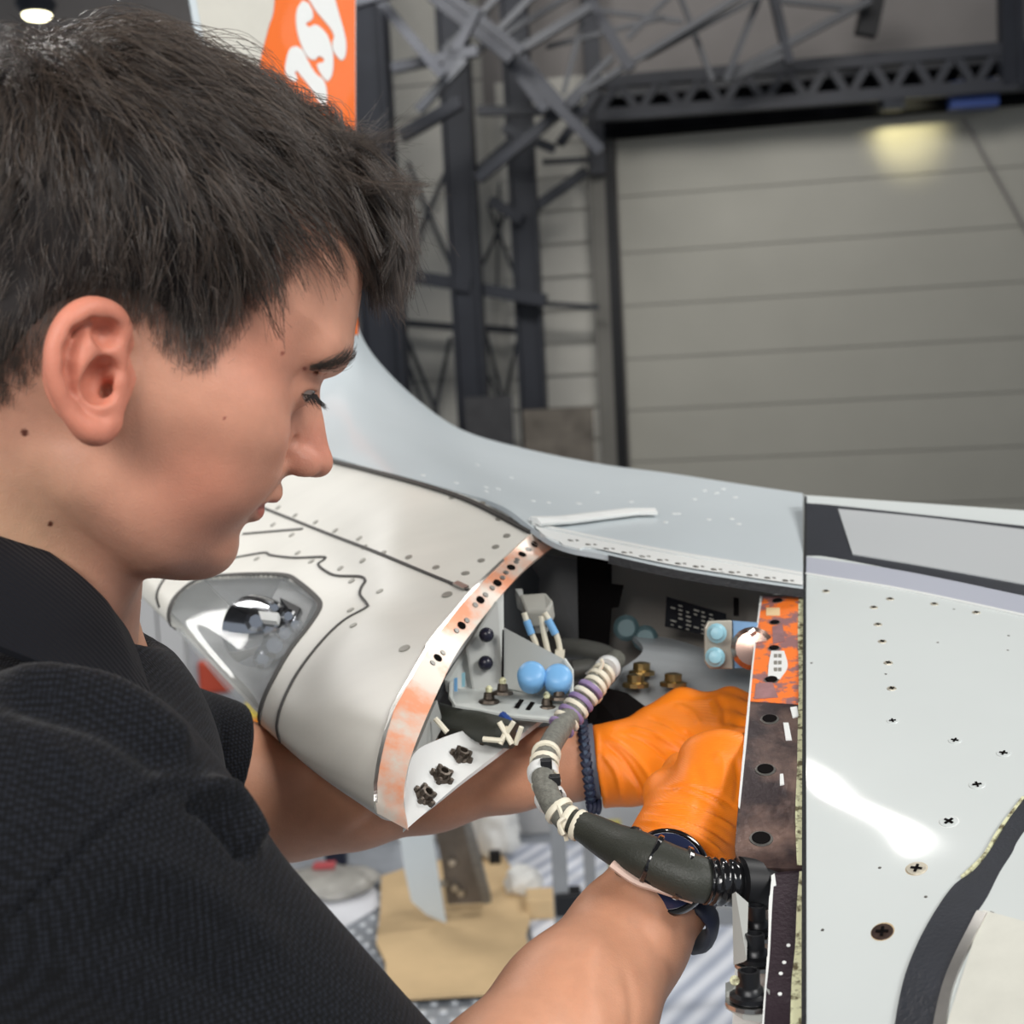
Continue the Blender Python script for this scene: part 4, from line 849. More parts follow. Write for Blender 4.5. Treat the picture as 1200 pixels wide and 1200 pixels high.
# eye socket, lids, brow ridge
EC = np.array([.0775, .0315, .0315])
Fh = smax(Fh, -ell(X, Y, AZ, (.0995, .0320, .0330), (.0150, .0105, .0185)), .013)
Fh = smin(Fh, cap(X, Y, AZ, (.0905, .050, .016), (.0830, .050, .044), .0085, .0075), .012)
lid = np.sqrt((X-EC[0])**2+(Y-EC[1])**2+(AZ-EC[2])**2)-.01385; Fh = smin(Fh, lid, .0045)
dop = np.array([math.cos(R(16)), -math.sin(R(16)), .42]); oc = EC+dop*.0125
Fh = smax(Fh, -ell(X, Y, AZ, oc, (.0062, .0032, .0125)), .0016)
Fh = smax(Fh, -(chain(X, Y, AZ, [(.0880, .0400, .022, .0008), (.0895, .0415, .031, .0009), (.0840, .0395, .043, .0008)])), .002)
# lips
Fh = smin(Fh, chain(X, Y, AZ, [(.0964, -.0222, 0, .0050), (.0945, -.0232, .010, .0049), (.0885, -.0268, .0185, .0034), (.0825, -.0300, .0245, .0018)]), .003)
Fh = smin(Fh, chain(X, Y, AZ, [(.0914, -.0348, 0, .0054), (.0896, -.0348, .010, .0051), (.0855, -.0330, .0180, .0036), (.0820, -.0312, .0235, .0018)]), .003)
Fh = smax(Fh, -chain(X, Y, AZ, [(.1005, -.0290, 0, .0010), (.0968, -.0295, .010, .0010), (.0900, -.0305, .0190, .0010), (.0830, -.0312, .0262, .0008)]), .0022)
# cheek fullness, nasolabial fold, jaw
Fh = smin(Fh, ell(X, Y, AZ, (.0600, -.0160, .0390), (.0225, .0270, .0170)), .020)
Fh = smax(Fh, -chain(X, Y, AZ, [(.0935, -.004, .0215, .0006), (.0880, -.016, .0290, .0006), (.0830, -.028, .0315, .0004)]), .007)
Fh = smin(Fh, ell(X, Y, AZ, (.0500, .0060, .0530), (.0240, .0130, .0120)), .020)
Fh = smin(Fh, cap(X, Y, AZ, (.012, -.044, .044), (.054, -.062, .028), .011, .011), .014)
# soften the cheek and jaw flesh
def soften(F_, f0_, f1_, u0_, u1_, l0_, it, ramp=.010):
    a, b = int((f0_-lo[0])/h), int((f1_-lo[0])/h); c, d_ = int((u0_-lo[1])/h), int((u1_-lo[1])/h)
    rf = lambda v, x0, x1: np.clip((v-x0)/ramp, 0, 1)*np.clip((x1-v)/ramp, 0, 1)
    wt = (rf(X[a:b], f0_, f1_)*rf(Y[:, c:d_], u0_, u1_)*np.clip((AZ-l0_)/ramp, 0, 1)).astype(np.float32); pd_ = 26; s_ = F_[a-pd_:b+pd_, c-pd_:d_+pd_].copy()
    for _ in range(it):
        for ax_ in range(3):
            s_ = (np.roll(s_, 1, ax_)+2*s_+np.roll(s_, -1, ax_))/4
    s_ = s_[pd_:pd_+b-a, pd_:pd_+d_-c]; F_[a:b, c:d_] = F_[a:b, c:d_]*(1-wt)+s_*wt
soften(Fh, .004, .087, -.078, .024, .018, 70, .016)
# neck
NB = (C(20, 800, .68)-OH)@H3.T; N0 = np.array([-.030, -.010, 0.])
fn = cap(X, Y, Z, N0, NB, .056, .060); Fh = smin(Fh, fn, .010)
lar = (C(136, 692, .61)-OH)@H3.T; Fh = smin(Fh, cap(X, Y, Z, (.018, -.075, 0), (lar[0]-.014, lar[1]-.004, 0), .022, .022), .016)
# ear (near side in full detail, mirrored for the far side)
def ep(x, y, l, r): q = hp(106+(x-106)*.86, 432+(y-432)*.92, l); return (q[0], q[1], l, r)
sl = slice(int((-.062-lo[0])/h), int((.022-lo[0])/h)); su = slice(int((-.050-lo[1])/h), int((.050-lo[1])/h)); sz = slice(int((.052-lo[2])/h), len(Z[0, 0]))
def ear(X, Y, Z):
    helix = [ep(152, 398, .074, .0030), ep(149, 380, .078, .0036), ep(138, 364, .082, .0042), ep(122, 357, .085, .0046), ep(103, 357, .088, .0050), ep(84, 366, .0905, .0050), ep(69, 383, .092, .0048), ep(60, 406, .093, .0046), ep(58, 432, .093, .0044), ep(63, 457, .092, .0040), ep(72, 478, .090, .0036), ep(86, 497, .088, .0040), ep(101, 508, .085, .0055), ep(115, 511, .082, .0062), ep(128, 503, .080, .0055)]
    anti = [ep(128, 372, .080, .0026), ep(112, 385, .084, .0036), ep(101, 402, .0865, .0042), ep(95, 424, .0875, .0044), ep(95, 446, .0870, .0044), ep(101, 466, .0855, .0042), ep(113, 479, .0835, .0042), ep(125, 480, .0820, .0034)]
    rs = lambda c_: [tuple(p) for p in crom(np.array(c_), len(c_)*3)]
    g = chain(X, Y, Z, rs(helix), .0015); g = smin(g, chain(X, Y, Z, rs(anti), .0015), .0034)
    for (c, r) in ((ep(97, 420, .080, 0), (.0150, .0235, .0040)), (ep(108, 480, .079, 0), (.013, .0120, .0052)), (ep(100, 392, .081, 0), (.0140, .0110, .0040))): g = smin(g, ell(X, Y, Z, c[:3], r), .004)
    g = smin(g, chain(X, Y, Z, [ep(116, 440, .066, .017), ep(100, 425, .076, .012)]), .008)
    g = smax(g, -ell(X, Y, Z, ep(121, 447, .0865, 0)[:3], (.0078, .0105, .0115)), .0035)
    g = smax(g, -ell(X, Y, Z, ep(127, 388, .0865, 0)[:3], (.0062, .0058, .0065)), .003)
    g = smax(g, -chain(X, Y, Z, [ep(104, 372, .0900, .0020), ep(85, 386, .0925, .0022), ep(77, 408, .0938, .0022), ep(76, 434, .0935, .0020), ep(83, 462, .0915, .0016)]), .0035)
    g = smin(g, chain(X, Y, Z, [ep(150, 398, .0735, .0032), ep(138, 410, .0765, .0028), ep(124, 419, .0785, .0022)]), .0025)
    g = smin(g, chain(X, Y, Z, [ep(141, 436, .0745, .0038), ep(139, 450, .0775, .0040), ep(141, 466, .0760, .0036), ep(134, 480, .0790, .0030)]), .003)
    g = smax(g, -chain(X, Y, Z, [ep(128, 440, .082, .0020), ep(131, 462, .076, .0034), ep(133, 458, .062, .0032)]), .002)
    return g
g = ear(X[sl], Y[:, su], Z[:, :, sz]); Fh[sl, su, sz] = smin(Fh[sl, su, sz], g, .0045)
nz = g.shape[2]; Fh[sl, su, :nz] = smin(Fh[sl, su, :nz], g[:, :, ::-1], .0045)
# trim the neck end flat inside the collar
headme = tomesh(Fh, lo, h, h2w, 'head')
del Fh, a_, an, Fn
# ---- arms and trunk (skin), coarse grid in camera-frame metres
SN = C(60, 1000, .52); SFr = C(95, 872, .86)       # near and far shoulder joints
EN = C(500, 1440, .585); WN = C(783, 1030, .761)   # near elbow, wrist
EF = C(338, 930, .925); WF = C(672, 893, .915)
def lerp(a, b, t): return a+(b-a)*t
h2 = .0028; lo2 = np.array([-.50, -.62, -1.02]); hi2 = np.array([.155, -.02, -.40])
X, Y, Z, _ = grid(lo2, hi2, h2)
G = chain(X, Y, Z, [(*SN, .050), (*EN, .044)], .02)
# near forearm: elbow -> thick belly -> flat wrist
G = smin(G, chain(X, Y, Z, [(*EN, .043), (*(lerp(EN, WN, .28)), .047), (*lerp(EN, WN, .55), .041), (*lerp(EN, WN, .80), .0325), (*lerp(EN, WN, .97), .0290), (*(WN+(WN-EN)*.06), .026)], .012), .02)
G = smin(G, chain(X, Y, Z, [(*(SFr), .048), (*EF, .0415)], .02), .02)
G = smin(G, chain(X, Y, Z, [(*(EF+np.array([0, -.003, 0])), .0425), (*(lerp(EF, WF, .22)+np.array([0, .0, 0])), .0430), (*lerp(EF, WF, .5), .0365), (*lerp(EF, WF, .78), .0285), (*lerp(EF, WF, 1.0), .0252), (*(WF+(WF-EF)*.04), .0240)], .012), .02)
NBc = C(20, 800, .68)
G = smin(G, ell(X, Y, Z, (SN+SFr)/2+np.array([-.02, -.10, 0]), (.10, .20, .17)), .03)
G = smin(G, cap(X, Y, Z, NBc+np.array([0, .03, 0]), NBc+np.array([-.02, -.1, 0]), .058, .07), .03)
G = smin(G, cap(X, Y, Z, (SN+SFr)/2, SN, .042, .042), .02); G = smin(G, cap(X, Y, Z, (SN+SFr)/2, SFr, .042, .042), .02)
bodyme = tomesh(G, lo2, h2, cam2w, 'trunk'); del G
# wrinkles, tendons and muscle lines of the arms
sculpt(bodyme, [([(500, 905), (540, 880), (580, 872)], 14, .003), ([(470, 960), (540, 935), (620, 905)], 10, -.0020), ([(590, 895), (640, 880), (670, 872)], 9, .0018), ([(380, 900), (430, 960)], 25, .004)], .8, 1.0)
sculpt(bodyme, [([(735, 1060), (765, 1100), (800, 1150), (815, 1180)], 8, -.0016), ([(700, 1090), (690, 1160), (720, 1230)], 16, .0022), ([(730, 1130), (742, 1180), (735, 1220)], 6, -.0012), ([(765, 1070), (790, 1100)], 7, .0012)], .5, .78)
def join(meshes, name):
    import bmesh
    bm = bmesh.new()
    for m_ in meshes: bm.from_mesh(m_)
    me = bpy.data.meshes.new(name); bm.to_mesh(me); bm.free(); me.shade_smooth(); return me
# ---- skin colour (own colour of the skin: flushed ear, cheeks, lips, beard shadow, shorn hair, moles; plus a painted lit neck)
def srgb(c): return np.array(lin(c))
def skincols(v, ishead):
    base = srgb((209, 154, 129) if ishead else (204, 148, 118)); col = np.tile(base, (len(v), 1))
    x, y, d = pixv(v); q = w2h(v)
    def blend(col, c, w_): return col*(1-w_[:, None])+srgb(c)*w_[:, None]
    if ishead:
        gs = lambda cx, cy, s: np.exp(-((x-cx)**2+(y-cy)**2)/(2*s*s))
        col = blend(col, (212, 128, 104), .45*gs(235, 575, 50)); col = blend(col, (206, 118, 98), .45*gs(375, 525, 26)); col = blend(col, (208, 122, 100), .3*gs(310, 420, 45))
        er = (np.abs(q[:, 2]) > .0735) & (q[:, 0] < .018) & (q[:, 0] > -.06) & (q[:, 1] < .05) & (q[:, 1] > -.045)
        col = blend(col, (222, 122, 100), er*.5)
        col = blend(col, (226, 186, 150), .5*np.clip((y-500)/120, 0, 1)*np.clip((120-x)/80, 0, 1))  # paler tint paints the light falling on the lower neck
        beard = np.clip((-.022-q[:, 1])/.02, 0, 1)*np.clip((q[:, 0]-.03)/.03, 0, 1); col = blend(col, (150, 112, 96), .33*beard)
        mz = np.clip(1-np.abs(q[:, 1]+.015)/.008, 0, 1)*(q[:, 0] > .085)*(np.abs(q[:, 2]) < .024); col = blend(col, (160, 116, 100), .4*mz)
        al = np.abs(q[:, 2]); lipu = -.0205-.34*al; lipl = -.0415+.38*al
        lip = (q[:, 0] > .079)*(al < .026)*np.clip((lipu-q[:, 1])/.0012+.5, 0, 1)*np.clip((q[:, 1]-lipl)/.0014+.5, 0, 1)*(q[:, 1] > -.045); col = blend(col, (172, 92, 84), .75*lip)
        sc = hairmask(q)[0]; col = blend(col, (52, 42, 40), .93*sc)
    for mx_, my_, mr in ((29, 507, 4.2), (59, 614, 3), (263, 490, 1.5), (331, 414, 2), (357, 432, 2)):
        w_ = np.clip((mr+1-np.hypot(x-mx_, y-my_))/1.5, 0, 1)*(d < .66); col = blend(col, (96, 52, 40) if mr > 2 else (150, 80, 70), w_*ishead)
    return col
# hair region in head coordinates: (f,u) outline of the hairline, used for both sides
hl = [hp(*p)[:2] for p in [(352, 262, .03), (350, 285, .045), (340, 322, .056), (306, 352, .062), (276, 392, .066), (252, 427, .068), (222, 432, .07), (198, 424, .07), (180, 394, .072), (156, 374, .074), (120, 372, .074), (84, 386, .074), (52, 420, .074), (34, 446, .072), (8, 468, .07), (-30, 490, .06), (-70, 510, .04)]]
hpoly = [tuple(p) for p in hl]+[(-.16, -.07), (-.16, .2), (.02, .2), (.078, .145), (.0835, .1165)]
def hairmask(q):
    """0..1 hair cover, and signed distance inside the hairline"""
    d = np.zeros(len(q)); pl = np.array(hpoly); n = len(pl); d[:] = 9
    for i in range(n):
        a = pl[i]; b = pl[(i+1) % n]; e_ = b-a; L = e_@e_; t = np.clip(((q[:, 0]-a[0])*e_[0]+(q[:, 1]-a[1])*e_[1])/L, 0, 1)
        d = np.minimum(d, np.hypot(q[:, 0]-a[0]-t*e_[0], q[:, 1]-a[1]-t*e_[1]))
    ins = inpoly(q[:, 0], q[:, 1], hpoly); d = np.where(ins, d, -d)
    # front line across the forehead leans back towards the temples
    dist = d.copy(); earz = (np.abs(q[:, 2]) > .0800) & (q[:, 1] < .048) & (q[:, 0] < .02) & (q[:, 0] > -.062); dist = np.where(earz, -1, dist)
    return np.clip((dist+.002)/.016, 0, 1), dist
hv = verts(headme); setcol(headme, skincols(hv, 1)); setcol(bodyme, skincols(verts(bodyme), 0))
m_skin = mat('skin', (214, 160, 134), .48, attr='skin', var=.10, vscale=90, bump=.22, bscale=900, sss=.18, spec=.4)
person = thing('person', P(60, 1100, .75)-Vector((0, 0, .2)), 'young man with short dark hair, black polo shirt and orange gloves leaning over the wing', 'person')
body = link('body', join([headme, bodyme], 'body'), person, m_skin)
# ---- eyes
m_eye = mat('eye_white', (186, 172, 164), .12, coat=.6); m_iris = mat('iris_brown', (52, 36, 28), .15)
for s in (1, -1):
    c = Vector(h2w(np.array([[EC[0], EC[1], EC[2]*s]]))[0]); ax = Vector(M3@(H3.T@np.array([math.cos(R(30)), -math.sin(R(30)), .02*s]))).normalized()
    prof = [(.0124*math.sin(a), -.0124*math.cos(a)) for a in np.linspace(.05, math.pi-.05, 16)]
    o = MB().lathe(c, ax, prof, 24).build('eyeball', m_eye, person, smooth=True)
    MB().lathe(c, ax, [(.0064, .0107), (.0058, .0115), (.004, .0124), (.001, .0128)], 20).build('iris', m_iris, o, smooth=True)
# ---- thin strand helper
class Strands:
    def __init__(s): s.V = []; s.Fc = []; s.n = 0; s.T = []
    def add(s, paths, r0, r1=.3):
        """paths (m,k,3) world; 3-sided tapering tubes"""
        m, k, _ = paths.shape
        t = np.gradient(paths, axis=1); t /= np.linalg.norm(t, axis=2, keepdims=True)+1e-12
        ref = np.array([.3, .9, .2]); a = np.cross(t, ref); a /= np.linalg.norm(a, axis=2, keepdims=True)+1e-12; b = np.cross(t, a)
        rr = np.asarray(r0).reshape(-1, 1, 1)*np.linspace(1, r1, k)[None, :, None]; rr = rr*np.ones((m, 1, 1))
        ring = np.stack([paths+(a*math.cos(x)+b*math.sin(x))*rr for x in (0, 2.094, 4.189)], axis=2)  # m,k,3,3
        base = s.n+(np.arange(m)*k*3)[:, None, None]+(np.arange(k-1)*3)[None, :, None]; j = np.array([0, 1, 2]); j2 = np.array([1, 2, 0])
        f = np.stack([base+j, base+j2, base+3+j2, base+3+j], axis=-1).reshape(-1, 4)
        s.V.append(ring.reshape(-1, 3)); s.Fc.append(f); s.n += m*k*3
        tone = np.random.rand(m)[:, None, None]*np.ones((1, k, 3)); s.T.append(tone.reshape(-1))
    def build(s, name, mt, parent, **kw):
        V = np.concatenate(s.V).astype(np.float32); Fc = np.concatenate(s.Fc).astype(np.int32)
        me = bpy.data.meshes.new(name); me.vertices.add(len(V)); me.vertices.foreach_set('co', V.ravel())
        me.loops.add(Fc.size); me.loops.foreach_set('vertex_index', Fc.ravel()); me.polygons.add(len(Fc)); me.polygons.foreach_set('loop_start', np.arange(0, Fc.size, 4, dtype=np.int32))
        me.update(calc_edges=True); me.shade_smooth()
        at = me.attributes.new('tone', 'FLOAT', 'POINT'); at.data.foreach_set('value', np.concatenate(s.T).astype(np.float32))
        return link(name, me, parent, mt, **kw)
m_hair = mat('hair_dark_brown', (50, 42, 38), .32, spec=.7, coat=.2, coat_r=.22)
nt = m_hair.node_tree; at = nt.nodes.new('ShaderNodeAttribute'); at.attribute_name = 'tone'; rp_ = nt.nodes.new('ShaderNodeValToRGB'); nt.links.new(at.outputs['Fac'], rp_.inputs[0]); nt.links.new(rp_.outputs[0], nt.nodes['Principled BSDF'].inputs['Base Color'])
rp_.color_ramp.elements[0].color = (*lin((22, 19, 20)), 1); rp_.color_ramp.elements[1].color = (*lin((92, 79, 69)), 1)
m_cap = mat('hair_under', (34, 29, 28), .8)
# ---- hair cap: scalp surface pushed out inside the hairline
hv = verts(headme); hn = norms(headme); q = w2h(hv); hm, hd = hairmask(q)
polyarr = np.empty(len(headme.polygons)*4, np.int32); headme.polygons.foreach_get('vertices', polyarr); polyarr = polyarr.reshape(-1, 4)
dz = q[:, 1]; thick = np.clip((hd-.010)/.030, 0, 1)*.0095*np.clip((q[:, 1]-.02)/.05, 0, 1)
keepv = (hd > .012) & (q[:, 1] > -.02); fk = keepv[polyarr].all(1); used = np.unique(polyarr[fk]); mp = -np.ones(len(hv), int); mp[used] = np.arange(len(used))
capv = (hv+hn*(thick+.0004)[:, None])[used]; me = bpy.data.meshes.new('hair'); me.from_pydata(capv.tolist(), [], mp[polyarr[fk]].tolist()); me.update(); me.shade_smooth()
hair = link('hair', me, person, m_cap)
sd_ = hair.modifiers.new('thickness', 'SOLIDIFY'); sd_.thickness = .002; sd_.offset = -1
bv = BVHTree.FromPolygons([tuple(v) for v in hv[::1]], [tuple(p) for p in polyarr])
fHw, uHw, lHw = [Vector(M3@v) for v in (fH, uH, lH)]
crown = Vector(h2w(np.array([[-.062, .128, .018]]))[0])
rng = np.random.RandomState(5)
cand = np.nonzero((hd > .0005) & (q[:, 1] > -.03))[0]
def grow(i, K, L, lift, clump):
    """one guide lock combed over the scalp"""
    p = Vector(hv[i]); n = Vector(hn[i]); pts = [p+n*max(0, thick[i]-.001)]; s = L/(K-1); hgt = thick[i]; vel = None; free = False
    qi = q[i]
    for k in range(1, K):
        t = k/(K-1)
        away = (p-crown); away.normalize()
        hq = w2h(np.array([tuple(p)]))[0]
        fw = np.clip((hq[1]-.06)/.05, 0, 1)
        side = 1 if hq[2] > 0 else -1
        des = away*.75+fHw*(.95*fw+.10)-uHw*(.75*(1-fw)+.05)+clump*.35
        if free: des = fHw*.95-lHw*(.5 if hq[2] > -.02 else 0)-uHw*(.15+.9*t*t)+clump*.3+Vector((0, 0, .10))
        des = des-n*des.dot(n)*(0 if free else 1); des.normalize()
        vel = des if vel is None else (vel*.55+des*.45).normalized()
        p = p+vel*s
        if not free:
            l, nn, ix, dd = bv.find_nearest(p)
            hh = (p-l).dot(nn)
            tgt = hgt*(1-.2*t)+lift*math.sin(min(1, t*1.3)*math.pi*.55)
            qq = w2h(np.array([tuple(l)]))[0]
            if hairmask(qq[None])[1][0] < -.003 and qq[0] > .05 and L > .03: free = True; pts.append(p.copy()); continue
            n = nn; p = l+nn*(tgt+.0002); pts.append(p.copy())
        else: pts.append(p.copy())
    return np.array([tuple(v) for v in pts])
S_ = Strands(); K = 9
def gl(i, cl=None, L=None):
    hq = q[i]; up = np.clip((hq[1]-.035)/.06, 0, 1); fr = np.clip((hq[0]-.0)/.08, 0, 1)
    L0 = .011+.030*up+.020*up*fr; L0 *= rng.uniform(.8, 1.2)
    if hd[i] < .018 and hq[1] < .085: L0 = min(L0, .003+max(0, hd[i])*.75)
    if hq[0] > .040 and hq[2] > .012 and hd[i] < .055: L0 = min(L0, .004+hd[i]*.36)
    cl = Vector(rng.normal(0, .5, 3)); lift = (.004+.010*up+.001*up*fr)*rng.uniform(.15, 1.25)
    if L0 < .012: lift = .0012
    return grow(i, K, L0, lift, cl), L0
tt = np.linspace(0, 1, K)[None, :, None]
for i in rng.choice(cand, 760):                     # big separate locks
    gp, L0 = gl(i)
    big = L0 > .022; m_ = 26 if big else 12; w_ = .0062 if big else .0045
    off = rng.normal(0, w_, (m_, 1, 3)); bend = rng.normal(0, .0020, (m_, 1, 3)); ph = rng.rand(m_, 1, 1)*6
    pa = gp[None]+off*(1-.86*tt**.8)+bend*tt*tt*(L0/.04)+rng.normal(0, .0006, (m_, 1, 3))*np.sin(tt*5+ph)
    S_.add(pa, rng.uniform(.00013, .00026, m_) if big else rng.uniform(.00007, .00013, m_), .3)
for i in rng.choice(cand, 800):                    # finer hair between the locks
    gp, L0 = gl(i); m_ = 5; off = rng.normal(0, .0042, (m_, 1, 3)); bend = rng.normal(0, .004, (m_, 1, 3))
    S_.add(gp[None]+off*(1-.5*tt)+bend*tt*tt*(L0/.04), rng.uniform(.00010, .00020, m_) if L0 > .012 else rng.uniform(.00006, .00010, m_), .35)
low = np.nonzero((hd > .0005) & (hd < .024) & (q[:, 1] < .085) & (q[:, 1] > -.04))[0]
for i in rng.choice(low, 1500):                     # shorn sides
    hq = q[i]; L0 = .004+max(0, hd[i])*.32; gp = grow(i, 5, L0, .0008, Vector(rng.normal(0, .25, 3))); m_ = 7; t5 = np.linspace(0, 1, 5)[None, :, None]
    S_.add(gp[None]+rng.normal(0, .0016, (m_, 1, 3))+rng.normal(0, .0008, (m_, 1, 3))*t5, rng.uniform(.00006, .00011, m_), .4)
# stray fringe locks hanging forward over the far side of the brow and at the tips
def lock(p0, p1, p2, p3, nst, spread, r=.00015):
    pts = curve([P(*p0), P(*p1), P(*p2), P(*p3)], K+3); a = np.array([tuple(v) for v in pts]); 
    off = rng.normal(0, spread, (nst, 1, 3)); t = np.linspace(0, 1, K+3)[None, :, None]; bend = rng.normal(0, spread*.6, (nst, 1, 3)); bend[:3] *= 4
    S_.add(a[None]+off*(1-.85*t)+bend*t*t, rng.uniform(r*.7, r*1.3, nst), .3)
for k in range(34):
    j = rng.normal(0, 1, 8); dd = .60+.05*rng.rand()
    lock((400+10*j[0], 190+14*j[1], dd-.02), (436+9*j[2], 212+12*j[3], dd), (464+9*j[4], 262+12*j[5], dd), (466+14*j[6], 322+22*j[7], dd), 40, .0030, .00019)
for k in range(26):
    j = rng.normal(0, 1, 8); dd = .60+.04*rng.rand()
    lock((388+12*j[0], 200+14*j[1], dd-.01), (418+9*j[2], 240+12*j[3], dd), (436+8*j[4], 290+12*j[5], dd+.01), (444+12*j[6], 335+18*j[7], dd+.02), 36, .0030, .00019)
for k in range(26):
    j = rng.normal(0, 1, 8); dd = .58+.05*rng.rand()
    lock((330+30*j[0], 130+20*j[1], dd), (375+20*j[2], 165+16*j[3], dd), (430+12*j[4], 200+16*j[5], dd), (474+16*j[6], 236+26*j[7], dd), 30, .0026, .00018)
for k in range(16):
    j = rng.normal(0, 1, 8); dd = .58+.04*rng.rand()
    lock((380+16*j[0], 160+8*j[1], dd), (410+8*j[2], 163+8*j[3], dd), (436+8*j[4], 166+8*j[5], dd), (462+14*j[6], 160+14*j[7], dd), 9, .0028, .00012)
S_.build('hair_strands', m_hair, hair, kind='stuff')
# eyebrow and lashes
E_ = Strands(); ebv = bv
for s in range(420):
    t = rng.rand(); x = 362+52*t; yc = 430-13*t+2*math.sin(t*3); yy = yc+rng.normal(0, 1.6+3.2*t)
    o_, d_ = ray(x, yy); l, nn, ix, dd = bv.ray_cast(o_, d_)
    if l is None: continue
    dr = (P(x+9, yy-6+rng.normal(0, 3), .6)-P(x, yy, .6)).normalized()*.006; dr = dr-nn*dr.dot(nn)
    pts = np.array([tuple(l+dr*k/4+nn*(.0004+.0011*math.sin(k/4*2.2))) for k in range(5)]); E_.add(pts[None], .00012)
E_.build('eyebrow', m_hair, person, kind='stuff')
L_s = Strands()
for k in range(64):
    a = (k/63-.42)*2.0; el = R(-5)-.16*abs(a)**1.5; r_ = .0139
    base = EC+r_*np.array([math.cos(el)*math.cos(a), math.sin(el), math.cos(el)*math.sin(a)]); out = np.array([math.cos(a)*.9, -.75+rng.normal(0, .08), math.sin(a)*.75]); ln = .0085*rng.uniform(.75, 1.1)
    pts = np.array([base+out*ln*t+np.array([0, .0022*t*t, 0]) for t in np.linspace(0, 1, 6)]); L_s.add(h2w(pts)[None], .00018, .3)
L_s.build('eyelashes', m_cap, person, kind='stuff')
# ---- polo shirt
m_shirt = mat('black_pique', (19, 21, 28), .9, sheen=.08, spec=.25, var=.15, vscale=8)
nt = m_shirt.node_tree; L = nt.links; b = nt.nodes['Principled BSDF']
tc = nt.nodes.new('ShaderNodeTexCoord'); vo = nt.nodes.new('ShaderNodeTexVoronoi'); vo.inputs['Scale'].default_value = 480; vo.inputs['Randomness'].default_value = .25; L.new(tc.outputs['Object'], vo.inputs['Vector'])
bp = nt.nodes.new('ShaderNodeBump'); bp.inputs['Strength'].default_value = .8; bp.inputs['Distance'].default_value = .0008; bp.invert = True; L.new(vo.outputs['Distance'], bp.inputs['Height']); L.new(bp.outputs[0], b.inputs['Normal'])
rk = nt.nodes.new('ShaderNodeValToRGB'); L.new(vo.outputs['Distance'], rk.inputs[0]); rk.color_ramp.elements[0].color = (*lin((31, 34, 42)), 1); rk.color_ramp.elements[1].color = (*lin((8, 9, 12)), 1); rk.color_ramp.elements[0].position = .1; rk.color_ramp.elements[1].position = .6; L.new(rk.outputs[0], b.inputs['Base Color'])
X, Y, Z, _ = grid(lo2, hi2, .0030)
mid = (SN+SFr)/2
G = cap(X, Y, Z, SN+np.array([-.005, 0, 0]), lerp(SN, EN, .80), .070, .062)
G = smin(G, ell(X, Y, Z, mid+np.array([-.035, -.20, 0]), (.135, .30, .20)), .05)
G = smin(G, cap(X, Y, Z, mid+np.array([-.01, .0, 0]), SN+np.array([0, -.005, 0]), .072, .064), .04)
G = smin(G, cap(X, Y, Z, mid, SFr, .070, .050), .04)
G = smin(G, cap(X, Y, Z, C(-40, 760, .68), C(60, 860, .66), .066, .060), .04)
ax_f = (EF-SFr)/np.linalg.norm(EF-SFr); tcut = lerp(SFr, EF, .68)
slv = cap(X, Y, Z, SFr, lerp(SFr, EF, .98), .050, .0470)
slv = smin(slv, cap(X, Y, Z, lerp(SFr, EF, .35)+np.array([0, .012, 0]), lerp(SFr, EF, .60)+np.array([0, .010, .006]), .043, .043), .02)
pc = (X-tcut[0])*ax_f[0]+(Y-tcut[1])*ax_f[1]+(Z-tcut[2])*ax_f[2]
slv = smax(slv, pc, .006); G = smin(G, slv, .015)
inner = cap(X, Y, Z, lerp(SFr, EF, .62), lerp(SFr, EF, 1.1), .0440, .0430); G = smax(G, -inner, .003)
G = smax(G, -cap(X, Y, Z, NBc+np.array([.03, .06, 0]), OH+np.array([0, .05, 0]), .060, .075), .01)
shirtme = tomesh(G, lo2, .0030, cam2w, 'polo_shirt'); del G
sculpt(shirtme, [([(-20, 775), (60, 795), (130, 812), (185, 850), (225, 890)], 16, .0075), ([(-20, 812), (60, 832), (120, 850), (170, 880), (200, 905)], 15, -.0050),
 ([(-10, 1090), (30, 1060), (70, 1020), (105, 985), (135, 960), (180, 928), (240, 922)], 3.5, -.0028), ([(-14, 1080), (26, 1050), (66, 1010), (101, 975), (131, 951), (176, 918), (236, 912)], 8, .0020),
 ([(60, 870), (100, 910), (118, 955)], 9, .0022), ([(215, 940), (245, 950), (275, 985), (292, 1010)], 10, -.006), ([(225, 925), (262, 930), (288, 960), (298, 1000)], 13, .009),
 ([(150, 1000), (220, 1030), (290, 1080), (340, 1130)], 22, .003), ([(120, 1060), (200, 1110), (300, 1190)], 26, -.003), ([(60, 1130), (160, 1180), (240, 1260)], 30, .003), ([(20, 900), (60, 960), (40, 1010)], 20, -.002)], .35, .80)
sculpt(shirtme, [([(190, 800), (235, 830), (255, 870)], 10, .003), ([(200, 850), (230, 875), (240, 910)], 10, -.004), ([(258, 845), (262, 875), (250, 910)], 4, -.0022)], .8, 1.0)
shirt = link('polo_shirt', shirtme, person, m_shirt)
m_collar = mat('ribbed_collar', (15, 17, 23), .85, sheen=.06, spec=.25)
nt = m_collar.node_tree; wv = nt.nodes.new('ShaderNodeTexWave'); wv.inputs['Scale'].default_value = 150; wv.bands_direction = 'DIAGONAL'; tc = nt.nodes.new('ShaderNodeTexCoord'); nt.links.new(tc.outputs['Object'], wv.inputs[0])
bp = nt.nodes.new('ShaderNodeBump'); bp.inputs['Strength'].default_value = .5; bp.inputs['Distance'].default_value = .0006; nt.links.new(wv.outputs['Fac'], bp.inputs['Height']); nt.links.new(bp.outputs[0], nt.nodes['Principled BSDF'].inputs['Normal'])
